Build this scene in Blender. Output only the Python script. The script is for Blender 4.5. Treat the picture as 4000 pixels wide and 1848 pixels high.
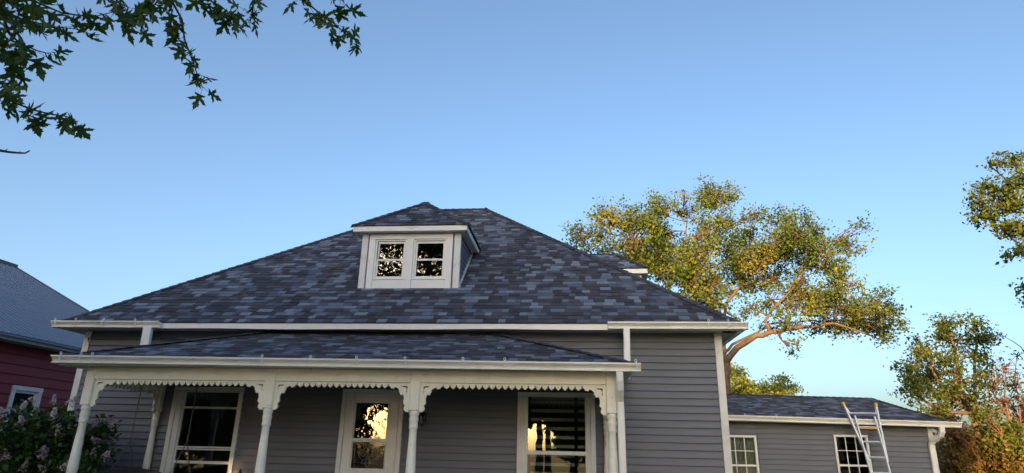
import bpy, bmesh, math, random
import numpy as np
from mathutils import Vector, Matrix
from mathutils.geometry import tessellate_polygon

random.seed(7); rng = np.random.default_rng(7)
sc = bpy.context.scene
for o in list(bpy.data.objects): bpy.data.objects.remove(o)
col = sc.collection

# ------------------------------------------------------------ camera, sky, sun, exposure
cam = bpy.data.cameras.new('camera'); camo = bpy.data.objects.new('camera', cam); col.objects.link(camo)
cam.sensor_width = 36.0; cam.lens = 22.314; cam.clip_start = 0.05; cam.clip_end = 4000
ROT = ((0.995036, 0.011265, 0.098871), (0.097276, -0.31949, -0.942583), (0.02097, 0.947523, -0.319))
camo.matrix_world = Matrix.Translation((9.9759, -12.0493, 1.6)) @ Matrix(ROT).to_4x4()
sc.camera = camo

SUN_EL = 5.0; SUN_TO = Vector((-0.2, -1.0, 0)).normalized()
world = bpy.data.worlds.new('World'); sc.world = world; world.use_nodes = True
wn = world.node_tree.nodes; wl = world.node_tree.links
sky = wn.new('ShaderNodeTexSky'); sky.sky_type = 'NISHITA'; sky.sun_disc = False
sky.sun_elevation = math.radians(SUN_EL); sky.sun_rotation = math.atan2(SUN_TO.x, SUN_TO.y)
sky.air_density = 0.7; sky.dust_density = 4.6; sky.ozone_density = 1.5; sky.altitude = 300
wl.new(sky.outputs[0], wn['Background'].inputs[0]); wn['Background'].inputs[1].default_value = 0.15
sun = bpy.data.lights.new('sun', 'SUN'); sun.energy = 3.4; sun.angle = math.radians(0.55); sun.color = (1.0, 0.60, 0.27)
suno = bpy.data.objects.new('sun', sun); col.objects.link(suno)
sd = -(SUN_TO * math.cos(math.radians(SUN_EL)) + Vector((0, 0, math.sin(math.radians(SUN_EL)))))
suno.rotation_euler = sd.to_track_quat('-Z', 'Y').to_euler(); suno.location = (-10, -60, 20)
vs = sc.view_settings; vs.view_transform = 'Standard'; vs.look = 'None'; vs.exposure = 1.86; vs.gamma = 1.0; vs.use_curve_mapping = False
sc.render.engine = 'CYCLES'; sc.cycles.max_bounces = 8; sc.cycles.transparent_max_bounces = 12

# ------------------------------------------------------------ materials
def new_mat(name):
    m = bpy.data.materials.new(name); m.use_nodes = True
    return m, m.node_tree.nodes, m.node_tree.links
def plain(name, c, rough=0.6, var=0.15, scale=8.0, bump=0.0, bscale=60.0, metal=0.0, spec=0.5, dirt=None, dscale=3.0, dlo=0.55, dhi=0.75, stretch=None):
    """principled with noise colour variation, optional dirt blotches and fine relief"""
    m, n, l = new_mat(name); p = n['Principled BSDF']
    tc = n.new('ShaderNodeTexCoord'); src = tc.outputs['Object']
    if stretch:
        mp = n.new('ShaderNodeMapping'); mp.inputs['Scale'].default_value = stretch
        l.new(src, mp.inputs[0]); src = mp.outputs[0]
    nz = n.new('ShaderNodeTexNoise'); nz.inputs['Scale'].default_value = scale; nz.inputs['Detail'].default_value = 6
    l.new(src, nz.inputs['Vector'])
    r = n.new('ShaderNodeValToRGB'); r.color_ramp.elements[0].position = 0.3; r.color_ramp.elements[1].position = 0.7
    r.color_ramp.elements[0].color = tuple(v * (1 - var) for v in c) + (1,); r.color_ramp.elements[1].color = tuple(min(1, v * (1 + var)) for v in c) + (1,)
    l.new(nz.outputs['Fac'], r.inputs[0]); out = r.outputs[0]
    if dirt:
        n2 = n.new('ShaderNodeTexNoise'); n2.inputs['Scale'].default_value = dscale; n2.inputs['Detail'].default_value = 8; n2.inputs['Roughness'].default_value = 0.7
        l.new(tc.outputs['Object'], n2.inputs['Vector'])
        mr = n.new('ShaderNodeMapRange'); mr.inputs['From Min'].default_value = dlo; mr.inputs['From Max'].default_value = dhi
        l.new(n2.outputs['Fac'], mr.inputs['Value'])
        mx = n.new('ShaderNodeMix'); mx.data_type = 'RGBA'; mx.inputs['B'].default_value = tuple(dirt) + (1,)
        l.new(mr.outputs[0], mx.inputs['Factor']); l.new(out, mx.inputs['A']); out = mx.outputs['Result']
    l.new(out, p.inputs['Base Color'])
    p.inputs['Roughness'].default_value = rough; p.inputs['Metallic'].default_value = metal; p.inputs['Specular IOR Level'].default_value = spec
    if bump:
        nb = n.new('ShaderNodeTexNoise'); nb.inputs['Scale'].default_value = bscale; nb.inputs['Detail'].default_value = 4
        l.new(src, nb.inputs['Vector'])
        b = n.new('ShaderNodeBump'); b.inputs['Strength'].default_value = bump; b.inputs['Distance'].default_value = 0.01
        l.new(nb.outputs['Fac'], b.inputs['Height']); l.new(b.outputs[0], p.inputs['Normal'])
    return m
def toned(name, stops, rough=0.8, noise=0.25, nscale=90.0, bump=0.3, trans=0.0, spec=0.3):
    """colour picked per piece by the float attribute 'tone' (0..1), with fine grain"""
    m, n, l = new_mat(name); p = n['Principled BSDF']
    at = n.new('ShaderNodeAttribute'); at.attribute_name = 'tone'
    r = n.new('ShaderNodeValToRGB'); r.color_ramp.interpolation = 'LINEAR'
    while len(r.color_ramp.elements) < len(stops): r.color_ramp.elements.new(0.5)
    for e, (pos, c) in zip(r.color_ramp.elements, stops): e.position = pos; e.color = tuple(c) + (1,)
    l.new(at.outputs['Fac'], r.inputs[0])
    out = r.outputs[0]
    if noise:
        tc = n.new('ShaderNodeTexCoord'); nz = n.new('ShaderNodeTexNoise'); nz.inputs['Scale'].default_value = nscale; nz.inputs['Detail'].default_value = 3
        l.new(tc.outputs['Object'], nz.inputs['Vector'])
        mr = n.new('ShaderNodeMapRange'); mr.inputs['From Min'].default_value = 0.3; mr.inputs['From Max'].default_value = 0.7
        mr.inputs['To Min'].default_value = 1 - noise; mr.inputs['To Max'].default_value = 1 + noise
        l.new(nz.outputs['Fac'], mr.inputs['Value'])
        mx = n.new('ShaderNodeMix'); mx.data_type = 'RGBA'; mx.blend_type = 'MULTIPLY'; mx.inputs['Factor'].default_value = 1
        l.new(out, mx.inputs['A']); l.new(mr.outputs[0], mx.inputs['B']); out = mx.outputs['Result']
        if bump:
            b = n.new('ShaderNodeBump'); b.inputs['Strength'].default_value = bump; b.inputs['Distance'].default_value = 0.004
            l.new(nz.outputs['Fac'], b.inputs['Height']); l.new(b.outputs[0], p.inputs['Normal'])
    l.new(out, p.inputs['Base Color']); p.inputs['Roughness'].default_value = rough; p.inputs['Specular IOR Level'].default_value = spec
    if trans:
        t = n.new('ShaderNodeBsdfTranslucent'); l.new(out, t.inputs[0])
        ms = n.new('ShaderNodeMixShader'); ms.inputs[0].default_value = trans
        l.new(p.outputs[0], ms.inputs[1]); l.new(t.outputs[0], ms.inputs[2]); l.new(ms.outputs[0], n['Material Output'].inputs[0])
    return m
def glass(name, ior=1.72, tint=(0.75, 0.8, 0.78), wave=0.0, wscale=6.0):
    m, n, l = new_mat(name); n.remove(n['Principled BSDF'])
    tr = n.new('ShaderNodeBsdfTransparent'); tr.inputs[0].default_value = tint + (1,)
    gl = n.new('ShaderNodeBsdfGlossy'); gl.inputs['Roughness'].default_value = 0.0
    fr = n.new('ShaderNodeFresnel'); fr.inputs[0].default_value = ior
    ms = n.new('ShaderNodeMixShader'); l.new(fr.outputs[0], ms.inputs[0]); l.new(tr.outputs[0], ms.inputs[1]); l.new(gl.outputs[0], ms.inputs[2])
    l.new(ms.outputs[0], n['Material Output'].inputs[0])
    if wave:
        tc = n.new('ShaderNodeTexCoord'); nz = n.new('ShaderNodeTexNoise'); nz.inputs['Scale'].default_value = wscale; nz.inputs['Detail'].default_value = 2
        b = n.new('ShaderNodeBump'); b.inputs['Strength'].default_value = wave; b.inputs['Distance'].default_value = 0.02
        l.new(tc.outputs['Object'], nz.inputs['Vector']); l.new(nz.outputs['Fac'], b.inputs['Height']); l.new(b.outputs[0], gl.inputs['Normal'])
    return m

M = {}
M['siding'] = plain('grey_vinyl_siding', (0.122, 0.138, 0.178), 0.55, 0.14, 2.0, 0.05, 120, stretch=(1, 1, 6))
M['white'] = plain('white_trim_paint', (0.73, 0.75, 0.76), 0.5, 0.05, 4.0, 0.06, 40, dirt=(0.55, 0.54, 0.48), dscale=2.2)
M['vinyl'] = plain('white_vinyl', (0.83, 0.84, 0.85), 0.35, 0.03, 5.0)
M['cream'] = plain('weathered_cream_paint', (0.86, 0.85, 0.75), 0.55, 0.05, 4.0, 0.12, 50, dirt=(0.40, 0.38, 0.32), dscale=11, dlo=0.62, dhi=0.70)
M['gutter'] = plain('white_gutter_enamel', (0.78, 0.79, 0.76), 0.35, 0.04, 3.0, dirt=(0.45, 0.44, 0.38), dscale=1.6, dlo=0.55, dhi=0.9)
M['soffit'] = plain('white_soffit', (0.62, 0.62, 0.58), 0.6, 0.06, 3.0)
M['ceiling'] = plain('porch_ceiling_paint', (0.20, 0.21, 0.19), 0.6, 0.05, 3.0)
M['drip'] = plain('dark_drip_edge', (0.035, 0.035, 0.04), 0.5, 0.1)
M['deck'] = plain('roof_underlay', (0.03, 0.03, 0.034), 0.9, 0.2)
M['shingle'] = toned('asphalt_shingle', [(0.0, (0.042, 0.045, 0.062)), (0.25, (0.060, 0.063, 0.086)), (0.45, (0.082, 0.086, 0.110)), (0.62, (0.088, 0.108, 0.160)), (0.8, (0.135, 0.165, 0.228)), (1.0, (0.185, 0.222, 0.292))], 0.9, 0.45, 140, 0.5)
M['glass'] = glass('window_glass')
M['wavy'] = glass('textured_door_glass', 1.9, (0.30, 0.31, 0.29), 0.10, 6)
M['darkglass'] = glass('bevelled_door_glass', 1.4, (0.28, 0.29, 0.27), 0.05, 9)
M['oldglass'] = glass('dormer_glass', 1.85, (0.7, 0.72, 0.72), 0.02, 2.0)
M['room'] = plain('interior_plaster', (0.16, 0.13, 0.10), 0.9, 0.1)
M['roomdark'] = plain('attic_boards', (0.05, 0.045, 0.04), 0.9, 0.2)
M['blind'] = plain('blind_fabric', (0.55, 0.54, 0.52), 0.8, 0.05)
M['lead'] = plain('lead_came', (0.30, 0.31, 0.30), 0.35, 0.1, metal=0.8)
M['metal'] = plain('brushed_aluminium', (0.70, 0.72, 0.75), 0.4, 0.06, 20, metal=0.55)
M['yellow'] = plain('yellow_plastic', (0.75, 0.42, 0.02), 0.5, 0.1)
M['clip'] = plain('pale_plastic_clip', (0.70, 0.75, 0.80), 0.35, 0.05)
M['black'] = plain('black_fabric', (0.010, 0.010, 0.012), 0.8, 0.2)
M['iron'] = plain('black_iron', (0.015, 0.015, 0.015), 0.45, 0.2)
M['chain'] = plain('galvanised_chain', (0.14, 0.14, 0.13), 0.45, 0.15, metal=0.7)
M['red'] = plain('maroon_siding', (0.25, 0.022, 0.035), 0.6, 0.12, 3.0, 0.08, 60)
M['metalroof'] = plain('blue_grey_steel_roofing', (0.14, 0.19, 0.28), 0.45, 0.02, 2.0, metal=0.3)
M['brownmetal'] = plain('dark_brown_gutter', (0.06, 0.055, 0.055), 0.4, 0.1)
M['concrete'] = plain('concrete', (0.32, 0.31, 0.29), 0.85, 0.12, 4, 0.2, 80)
M['deckwood'] = plain('grey_porch_boards', (0.13, 0.13, 0.125), 0.7, 0.15, 6, 0.1, 60)
M['grass'] = plain('lawn_grass', (0.055, 0.085, 0.025), 0.9, 0.35, 6, 0.6, 90)
M['asphalt'] = plain('street_asphalt', (0.05, 0.05, 0.05), 0.85, 0.2, 8, 0.3, 120)
M['bark'] = plain('brown_bark', (0.125, 0.085, 0.055), 0.9, 0.35, 9, 0.6, 30)
M['redbark'] = plain('reddish_twigs', (0.17, 0.08, 0.05), 0.9, 0.3, 9, 0.3, 30)
M['darkbark'] = plain('dark_bark', (0.05, 0.042, 0.034), 0.9, 0.3, 12, 0.5, 40)
M['leaf_big'] = toned('olive_leaf', [(0, (0.035, 0.07, 0.010)), (0.5, (0.105, 0.17, 0.022)), (1, (0.24, 0.23, 0.035))], 0.6, 0, trans=0.35)
M['leaf_far'] = toned('yellow_green_leaf', [(0, (0.17, 0.22, 0.03)), (0.5, (0.28, 0.32, 0.05)), (1, (0.40, 0.38, 0.08))], 0.6, 0, trans=0.35)
M['leaf_med'] = toned('mid_green_leaf', [(0, (0.05, 0.085, 0.015)), (0.5, (0.10, 0.145, 0.022)), (1, (0.17, 0.19, 0.035))], 0.6, 0, trans=0.3)
M['leaf_red'] = toned('russet_leaf', [(0, (0.06, 0.055, 0.015)), (0.5, (0.12, 0.085, 0.02)), (1, (0.18, 0.11, 0.03))], 0.6, 0, trans=0.3)
M['leaf_lilac'] = toned('lilac_leaf', [(0, (0.025, 0.06, 0.018)), (0.5, (0.045, 0.10, 0.028)), (1, (0.075, 0.14, 0.036))], 0.45, 0, trans=0.2)
M['petal'] = toned('lilac_petal', [(0, (0.58, 0.42, 0.54)), (0.5, (0.76, 0.64, 0.70)), (1, (0.86, 0.80, 0.80))], 0.6, 0, trans=0.25)
M['maple'] = plain('maple_leaf_green', (0.042, 0.085, 0.020), 0.5, 0.3, 14)
def add_translucent(m, c, f):
    n = m.node_tree.nodes; l = m.node_tree.links; t = n.new('ShaderNodeBsdfTranslucent'); t.inputs[0].default_value = c + (1,)
    ms = n.new('ShaderNodeMixShader'); ms.inputs[0].default_value = f
    l.new(n['Principled BSDF'].outputs[0], ms.inputs[1]); l.new(t.outputs[0], ms.inputs[2]); l.new(ms.outputs[0], n['Material Output'].inputs[0])
add_translucent(M['maple'], (0.09, 0.17, 0.03), 0.35)
M['leaf_maple'] = toned('maple_crown_leaf', [(0, (0.025, 0.05, 0.012)), (1, (0.05, 0.085, 0.02))], 0.5, 0, trans=0.25)

# ------------------------------------------------------------ helpers
def tag(o, label=None, cat=None, group=None, kind=None):
    if label: o['label'] = label
    if cat: o['category'] = cat
    if group: o['group'] = group
    if kind: o['kind'] = kind
    return o
def empty(name, loc, label, cat, group=None):
    o = bpy.data.objects.new(name, None); o.location = loc; o.empty_display_size = 0.2; col.objects.link(o)
    WMAT[o.name] = Matrix.Translation(loc)
    return tag(o, label, cat, group)
WMAT = {}
def put(name, me, parent=None, mw=None):
    """link a mesh; mw is its world matrix (identity when the mesh is in world coordinates)"""
    o = bpy.data.objects.new(name, me); col.objects.link(o)
    mw = mw or Matrix.Identity(4)
    WMAT[o.name] = mw.copy()
    if parent is not None:
        o.parent = parent; o.matrix_basis = WMAT[parent.name].inverted() @ mw
    else: o.matrix_basis = mw
    return o
class MB:
    def __init__(s): s.v = []; s.f = []; s.t = []
    def add(s, vs, fs, tone=None):
        b = len(s.v); s.v += [tuple(v) for v in vs]; s.f += [tuple(i + b for i in f) for f in fs]
        if tone is not None: s.t += [tone] * len(fs)
        return s
    def box(s, x0, x1, y0, y1, z0, z1):
        return s.add([(x0,y0,z0),(x1,y0,z0),(x1,y1,z0),(x0,y1,z0),(x0,y0,z1),(x1,y0,z1),(x1,y1,z1),(x0,y1,z1)],
                     [(0,3,2,1),(4,5,6,7),(0,1,5,4),(1,2,6,5),(2,3,7,6),(3,0,4,7)])
    def hexa(s, p):  # 8 points ordered as box
        return s.add(p, [(0,3,2,1),(4,5,6,7),(0,1,5,4),(1,2,6,5),(2,3,7,6),(3,0,4,7)])
    def extrude(s, poly, a, b, fn):
        """poly: 2D points; fn(u,v,t)->3D ; t from a to b"""
        n = len(poly); s.add([fn(u, v, a) for u, v in poly] + [fn(u, v, b) for u, v in poly],
              [tuple(range(n))[::-1], tuple(range(n, 2*n))] + [(i, (i+1) % n, n + (i+1) % n, n + i) for i in range(n)])
        return s
    def tube(s, pts, r, n=6, cap=True):
        P = [Vector(p) for p in pts]; k = len(P)
        rr = r if isinstance(r, (list, tuple)) else [r] * k
        if len(rr) == 2 and k != 2: rr = [rr[0] + (rr[1] - rr[0]) * i / (k - 1) for i in range(k)]
        b = len(s.v); ref = None
        for i, p in enumerate(P):
            d = (P[min(i+1, k-1)] - P[max(i-1, 0)])
            if d.length < 1e-9: d = Vector((0, 0, 1))
            d.normalize()
            if ref is None: ref = d.orthogonal().normalized()
            a = (ref - d * ref.dot(d))
            a = a.normalized() if a.length > 1e-6 else d.orthogonal().normalized()
            ref = a; c = d.cross(a)
            for j in range(n):
                w = 2 * math.pi * j / n; s.v.append(tuple(p + (a * math.cos(w) + c * math.sin(w)) * rr[i]))
        for i in range(k - 1):
            for j in range(n): s.f.append((b + i*n + j, b + i*n + (j+1) % n, b + (i+1)*n + (j+1) % n, b + (i+1)*n + j))
        if cap:
            s.f.append(tuple(b + j for j in range(n))[::-1]); s.f.append(tuple(b + (k-1)*n + j for j in range(n)))
        return s
    def lathe(s, prof, cx, cy, n=16, a0=0, a1=2*math.pi):
        b = len(s.v); k = len(prof); full = abs(a1 - a0 - 2*math.pi) < 1e-6; m = n if full else n + 1
        for r, z in prof:
            for j in range(m):
                w = a0 + (a1 - a0) * j / n; s.v.append((cx + r*math.cos(w), cy + r*math.sin(w), z))
        for i in range(k - 1):
            for j in range(n): s.f.append((b + i*m + j, b + i*m + (j+1) % m, b + (i+1)*m + (j+1) % m, b + (i+1)*m + j))
        s.f.append(tuple(b + j for j in range(m))[::-1]); s.f.append(tuple(b + (k-1)*m + j for j in range(m)))
        return s
    def mesh(s, name, mat, smooth=False):
        me = bpy.data.meshes.new(name); me.from_pydata(s.v, [], s.f); me.materials.append(mat)
        if s.t:
            a = me.attributes.new('tone', 'FLOAT', 'FACE'); a.data.foreach_set('value', np.array(s.t, dtype=np.float32))
        if smooth: me.polygons.foreach_set('use_smooth', [True] * len(me.polygons))
        me.update(); return me
    def build(s, name, mat, parent=None, smooth=False, mw=None):
        return put(name, s.mesh(name, mat, smooth), parent, mw)
def bevel_mesh(me, w):
    bm = bmesh.new(); bm.from_mesh(me); bmesh.ops.bevel(bm, geom=list(bm.edges), offset=w, segments=1, affect='EDGES'); bm.to_mesh(me); bm.free(); return me
def box_obj(name, x0, x1, y0, y1, z0, z1, mat, parent, bev=0.004):
    me = MB().box(x0, x1, y0, y1, z0, z1).mesh(name, mat)
    if bev: bevel_mesh(me, bev)
    return put(name, me, parent)
def outline(name, loops, thick, mat):
    """2D outline(s) in local xz, extruded along y; inner loops are holes"""
    cu = bpy.data.curves.new('tmp', 'CURVE'); cu.dimensions = '2D'; cu.fill_mode = 'BOTH'; cu.extrude = thick / 2
    for lp in loops:
        sp = cu.splines.new('POLY'); sp.points.add(len(lp) - 1); sp.use_cyclic_u = True
        for p, (x, y) in zip(sp.points, lp): p.co = (x, y, 0, 1)
    ob = bpy.data.objects.new('tmp', cu); col.objects.link(ob)
    dg = bpy.context.evaluated_depsgraph_get(); me = bpy.data.meshes.new_from_object(ob.evaluated_get(dg))
    bpy.data.objects.remove(ob); bpy.data.curves.remove(cu)
    me.transform(Matrix.Rotation(math.pi/2, 4, 'X')); me.materials.clear(); me.materials.append(mat); me.name = name
    return me
def frame4(X, Y, Z, O):
    m = Matrix.Identity(4)
    for i in range(3): m[i][0] = X[i]; m[i][1] = Y[i]; m[i][2] = Z[i]; m[i][3] = O[i]
    return m

# ------------------------------------------------------------ ground
def sheet(name, x0, x1, y0, y1, z, mat):
    return tag(MB().add([(x0,y0,z),(x1,y0,z),(x1,y1,z),(x0,y1,z)], [(0,1,2,3)]).build(name, mat), kind='structure')
sheet('lawn', -1500, 1500, -1500, 1500, 0.0, M['grass'])
sheet('street', -400, 400, -27, -19, 0.012, M['asphalt'])
sheet('pavement', -400, 400, -17.2, -15.8, 0.02, M['concrete'])
sheet('front_path', 5.2, 6.9, -15.8, -2.9, 0.024, M['concrete'])

# ------------------------------------------------------------ roofing helpers
SLOPE = 0.8; TONES = [0.05, 0.25, 0.4, 0.62, 0.8, 1.0]; TW = [0.22, 0.20, 0.14, 0.20, 0.15, 0.09]
POOLW = [0.13, 0.16, 0.19, 0.22, 0.26, 0.30]; POOL = {}
EXPO = 0.143
def tab_points(ua, ub, va, vb, uc, ud, h0, h1):
    # lower edge ua..ub at va raised h0, upper edge uc..ud at vb at height h1
    return [(ua, va, 0.0), (ub, va, 0.0), (ud, vb, 0.0), (uc, vb, 0.0), (ua, va, h0), (ub, va, h0), (ud, vb, h1), (uc, vb, h1)]
TABF = [(4,5,6,7),(0,1,5,4),(1,2,6,5),(3,0,4,7)]
def pool_tab(w, tone, h):
    k = (w, tone, h)
    if k not in POOL: POOL[k] = MB().add(tab_points(0, w, 0, EXPO + 0.025, 0, w, h, 0.004), TABF, tone).mesh('shingle', M['shingle'])
    return POOL[k]
class Plane:
    """a roof plane: O at the eave, U along the eave, V up the slope; u limits given at v=0 and v=vmax"""
    def __init__(s, O, U, V, ul0, ur0, ul1, ur1, vmax):
        s.O = Vector(O); s.U = Vector(U).normalized(); s.V = Vector(V).normalized(); s.N = s.U.cross(s.V).normalized()
        s.l = (ul0, ul1); s.r = (ur0, ur1); s.vm = vmax
    def lim(s, v):
        t = v / s.vm; return s.l[0] + (s.l[1] - s.l[0]) * t, s.r[0] + (s.r[1] - s.r[0]) * t
    def P(s, u, v, h=0.0): return s.O + s.U * u + s.V * v + s.N * h
def shingle(pl, mb, single=0, parent=None, skip=None, scale=1.0):
    """lay courses of tabs; the first `single` whole tabs (lowest courses) become objects, the rest go into mb"""
    v = -0.015; left = single; n = 0
    while v < pl.vm - 0.03:
        v1 = min(v + EXPO + 0.025, pl.vm + 0.005)
        a0, b0 = pl.lim(max(v, 0)); a1, b1 = pl.lim(v1)
        u = a0 - random.uniform(0, 0.25); big = False
        last = None
        while u < b0:
            w = random.choice(POOLW); big = random.random() < 0.5
            tone = random.choices(TONES, TW)[0]
            if tone == last and random.random() < 0.6: tone = random.choices(TONES, TW)[0]
            last = tone
            h = 0.021 if big else 0.013
            jv = random.uniform(-0.004, 0.004)
            ua, ub = max(u, a0), min(u + w, b0); uc, ud = max(u, a1), min(u + w, b1)
            if skip and skip(pl.P((ua + ub) / 2, v + 0.07)): u += w; continue
            if ub - ua > 0.01:
                if ud < uc: uc = ud = min(max((ua + ub) / 2, a1), b1)
                whole = ua == u and ub == u + w and uc == u and ud == u + w
                if whole and left > 0 and v1 - v > EXPO:
                    put('shingle', pool_tab(w, tone, h), parent, frame4(pl.U, pl.V, pl.N, pl.P(u + 0.001, v + jv))); left -= 1
                else:
                    pts = [pl.P(x, y, hh) for x, y, hh in tab_points(ua + 0.001, ub - 0.001, v + jv, v1, uc + 0.001, ud - 0.001, h, 0.004)]
                    mb.add(pts, TABF, min(1, max(0, tone + random.uniform(-0.05, 0.05))))
            u += w
        v += EXPO
def cap_line(A, B, N1, N2, parent, wing=0.13, step=0.185, name='ridge_cap'):
    """overlapping cap pieces from A (low) to B (high) astride two planes with normals N1, N2"""
    A, B = Vector(A), Vector(B); D = (B - A); L = D.length; D.normalize()
    out = []
    for N, sgn in ((Vector(N1).normalized(), 1), (Vector(N2).normalized(), -1)):
        w = D.cross(N).normalized()
        if w.z > 0: w = -w
        if abs(w.z) < 1e-6: w = w
        out.append((w, N))
    up = (out[0][1] + out[1][1]).normalized(); X = D; Z = (up - D * up.dot(D)).normalized(); Y = Z.cross(X)
    loc = lambda v: (v.dot(X), v.dot(Y), v.dot(Z))
    meshes = []
    for tone in (0.05, 0.2, 0.3, 0.45):
        mb = MB(); rows = []
        for t, h in ((0.0, 0.040), (step + 0.05, 0.024)):
            c = D * t + up * h; rows.append([c + out[0][0] * wing, c + out[0][0] * 0.02, c + out[1][0] * 0.02, c + out[1][0] * wing])
        v = [loc(p) for r in rows for p in r] + [loc(p - up * 0.012) for p in rows[0]]
        mb.add(v, [(0,1,5,4),(1,2,6,5),(2,3,7,6),(0,8,9,1),(1,9,10,2),(2,10,11,3)], tone); meshes.append(mb.mesh(name, M['shingle']))
    n = max(1, int(L / step))
    for i in range(n):
        put(name, random.choice(meshes), parent, frame4(X, Y, Z, A + D * (i * L / n)))
def deck(name, polys, mat, parent, thick=0.02):
    mb = MB()
    for p in polys:
        P = [Vector(q) for q in p]; N = (P[1] - P[0]).cross(P[2] - P[0]).normalized(); n = len(P)
        mb.add([q - N * 0.002 for q in P] + [q - N * thick for q in P], [tuple(range(n)), tuple(range(n, 2*n))[::-1]] + [(i, n + i, n + (i+1) % n, (i+1) % n) for i in range(n)])
    return mb.build(name, mat, parent)
# gutter: ogee section, outward -y, z up from the bottom
GUT = [(0, 0), (-0.074, 0), (-0.084, 0.005), (-0.084, 0.018), (-0.066, 0.022), (-0.068, 0.045), (-0.080, 0.066), (-0.098, 0.082), (-0.102, 0.096), (-0.124, 0.099), (-0.124, 0.125), (-0.100, 0.125), (-0.100, 0.112), (-0.010, 0.108), (0, 0.124)]
def gutter(A, B, parent, mat, name='gutter', h=1.0):
    """straight gutter run between A and B (points on its back bottom edge); A->B with the outside on the right-hand side"""
    A, B = Vector(A), Vector(B); d = (B - A); L = d.length; X = d.normalized(); Y = Vector((0, 0, 1)).cross(X).normalized(); Z = X.cross(Y)
    mb = MB().extrude([(y, z * h) for y, z in GUT], 0, L, lambda y, z, t: (t, y, z))
    ob = mb.build(name, mat, parent, mw=frame4(X, Y, Z, A))
    cp = [(y * 1.03 - 0.001, z * h * 1.03 - 0.002) for y, z in GUT]
    for t in (-0.006, L - 0.004):
        MB().extrude(cp, t, t + 0.010, lambda y, z, q: (q, y, z)).build('end_cap', mat, ob, mw=frame4(X, Y, Z, A))
    if L > 6:
        sm = [(y * 1.012 - .0005, z * h * 1.012 - .001) for y, z in GUT]
        for k in range(1, int(L / 3.05) + 1): MB().extrude(sm, k * 3.05, k * 3.05 + .045, lambda y, z, q: (q, y, z)).build('seam', mat, ob, mw=frame4(X, Y, Z, A))
    return ob
def downspout(name, pts, w, d, parent, mat):
    """rectangular pipe swept along pts (in a plane of constant-ish x or y)"""
    mb = MB(); P = [Vector(p) for p in pts]; b = 0
    for i, p in enumerate(P):
        dr = (P[min(i+1, len(P)-1)] - P[max(i-1, 0)]).normalized(); X = Vector((1, 0, 0)); X = (X - dr * X.dot(dr)).normalized(); Y = dr.cross(X)
        mb.v += [tuple(p + X * sx * w / 2 + Y * sy * d / 2) for sx, sy in ((-1,-.7),(-.7,-1),(.7,-1),(1,-.7),(1,.7),(.7,1),(-.7,1),(-1,.7))]
    for i in range(len(P) - 1):
        for j in range(8): mb.f.append((i*8 + j, i*8 + (j+1) % 8, (i+1)*8 + (j+1) % 8, (i+1)*8 + j))
    mb.f += [tuple(range(8))[::-1], tuple((len(P)-1)*8 + j for j in range(8))]
    return mb.build(name, mat, parent)
# lap siding board of unit length along x, bottom edge proud
def lap_mesh(h, mat, name='siding_board', proud=0.034, gap=0.020):
    return MB().hexa([(0, -proud, 0), (1, -proud, 0), (1, 0, 0), (0, 0, 0), (0, -0.016, h - gap), (1, -0.016, h - gap), (1, 0, h - gap), (0, 0, h - gap)]).mesh(name, mat)
def lap_wall(z_first, n, h, me, x0, x1, openings, parent, O=(0, 0, 0), X=(1, 0, 0), zmin=0, zmax=99, joint=False):
    """courses of boards on the plane through O with direction X (outside to the right of X); openings are (x0,x1,z0,z1)"""
    X = Vector(X).normalized(); Z = Vector((0, 0, 1)); Y = Z.cross(X)
    for k in range(n):
        z = z_first + k * h
        if z + h > zmax + 0.02 or z < zmin: continue
        segs = [(x0, x1)]
        for a, b, c, d in openings:
            if z + h * 0.6 > c and z + h * 0.4 < d:
                new = []
                for s, e in segs:
                    if b <= s or a >= e: new.append((s, e)); continue
                    if a > s: new.append((s, a))
                    if b < e: new.append((b, e))
                segs = new
        if joint:
            new = []
            for s, e in segs:
                while e - s > 3.0:
                    j = s + random.uniform(1.1, 2.6); new.append((s, j - .002)); s = j + .002
                new.append((s, e))
            segs = new
        for s, e in segs:
            if e - s < 0.02: continue
            m = frame4(X * (e - s), Y, Z, Vector(O) + X * s + Z * z)
            put('siding_board', me, parent, m)
def holes_wall(x0, x1, z0, z1, openings, y0, y1):
    """sheathing with rectangular openings, as boxes"""
    mb = MB(); xs = sorted(openings); cur = x0
    for a, b, c, d in xs:
        mb.box(cur, a, y0, y1, z0, z1)
        if c > z0: mb.box(a, b, y0, y1, z0, c)
        if d < z1: mb.box(a, b, y0, y1, d, z1)
        cur = b
    mb.box(cur, x1, y0, y1, z0, z1); return mb

# ------------------------------------------------------------ the house
W = 12.637; BACK = 10.62; S = 0.127; Z0 = 3.5675; EAVE = 3.845; OY = 0.42; OX = 0.28; SOFF = 3.735
house = empty('house', (6.3, 5.0, 0), 'grey lap-sided bungalow with charcoal shingle hip roof, dormer and gingerbread porch', 'house')
lap = lap_mesh(S, M['siding'])
WL = (2.157, 3.577, 0.95, 2.645); DR = (5.555, 6.750, 0.40, 2.637); WR = (8.890, 10.302, 0.95, 2.625)
inner = [(WL[0] + .09, WL[1] - .07, 1.02, 2.57), (DR[0] + .06, DR[1] - .08, 0.40, 2.58), (WR[0] + .07, WR[1] - .07, 1.02, 2.57)]
fw = holes_wall(0, W, 0.40, 3.80, inner, 0.0, 0.12).build('front_wall', M['siding'], house)
zb = Z0 - 24 * S
lap_wall(zb, 27, S, lap, 0.12, W - 0.12, [(WL[0], WL[1], 0.85, 2.66), (DR[0], DR[1], 0.3, 2.65), (WR[0], WR[1], 0.85, 2.64)], fw, zmin=0.40, zmax=3.80, joint=True)
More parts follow.
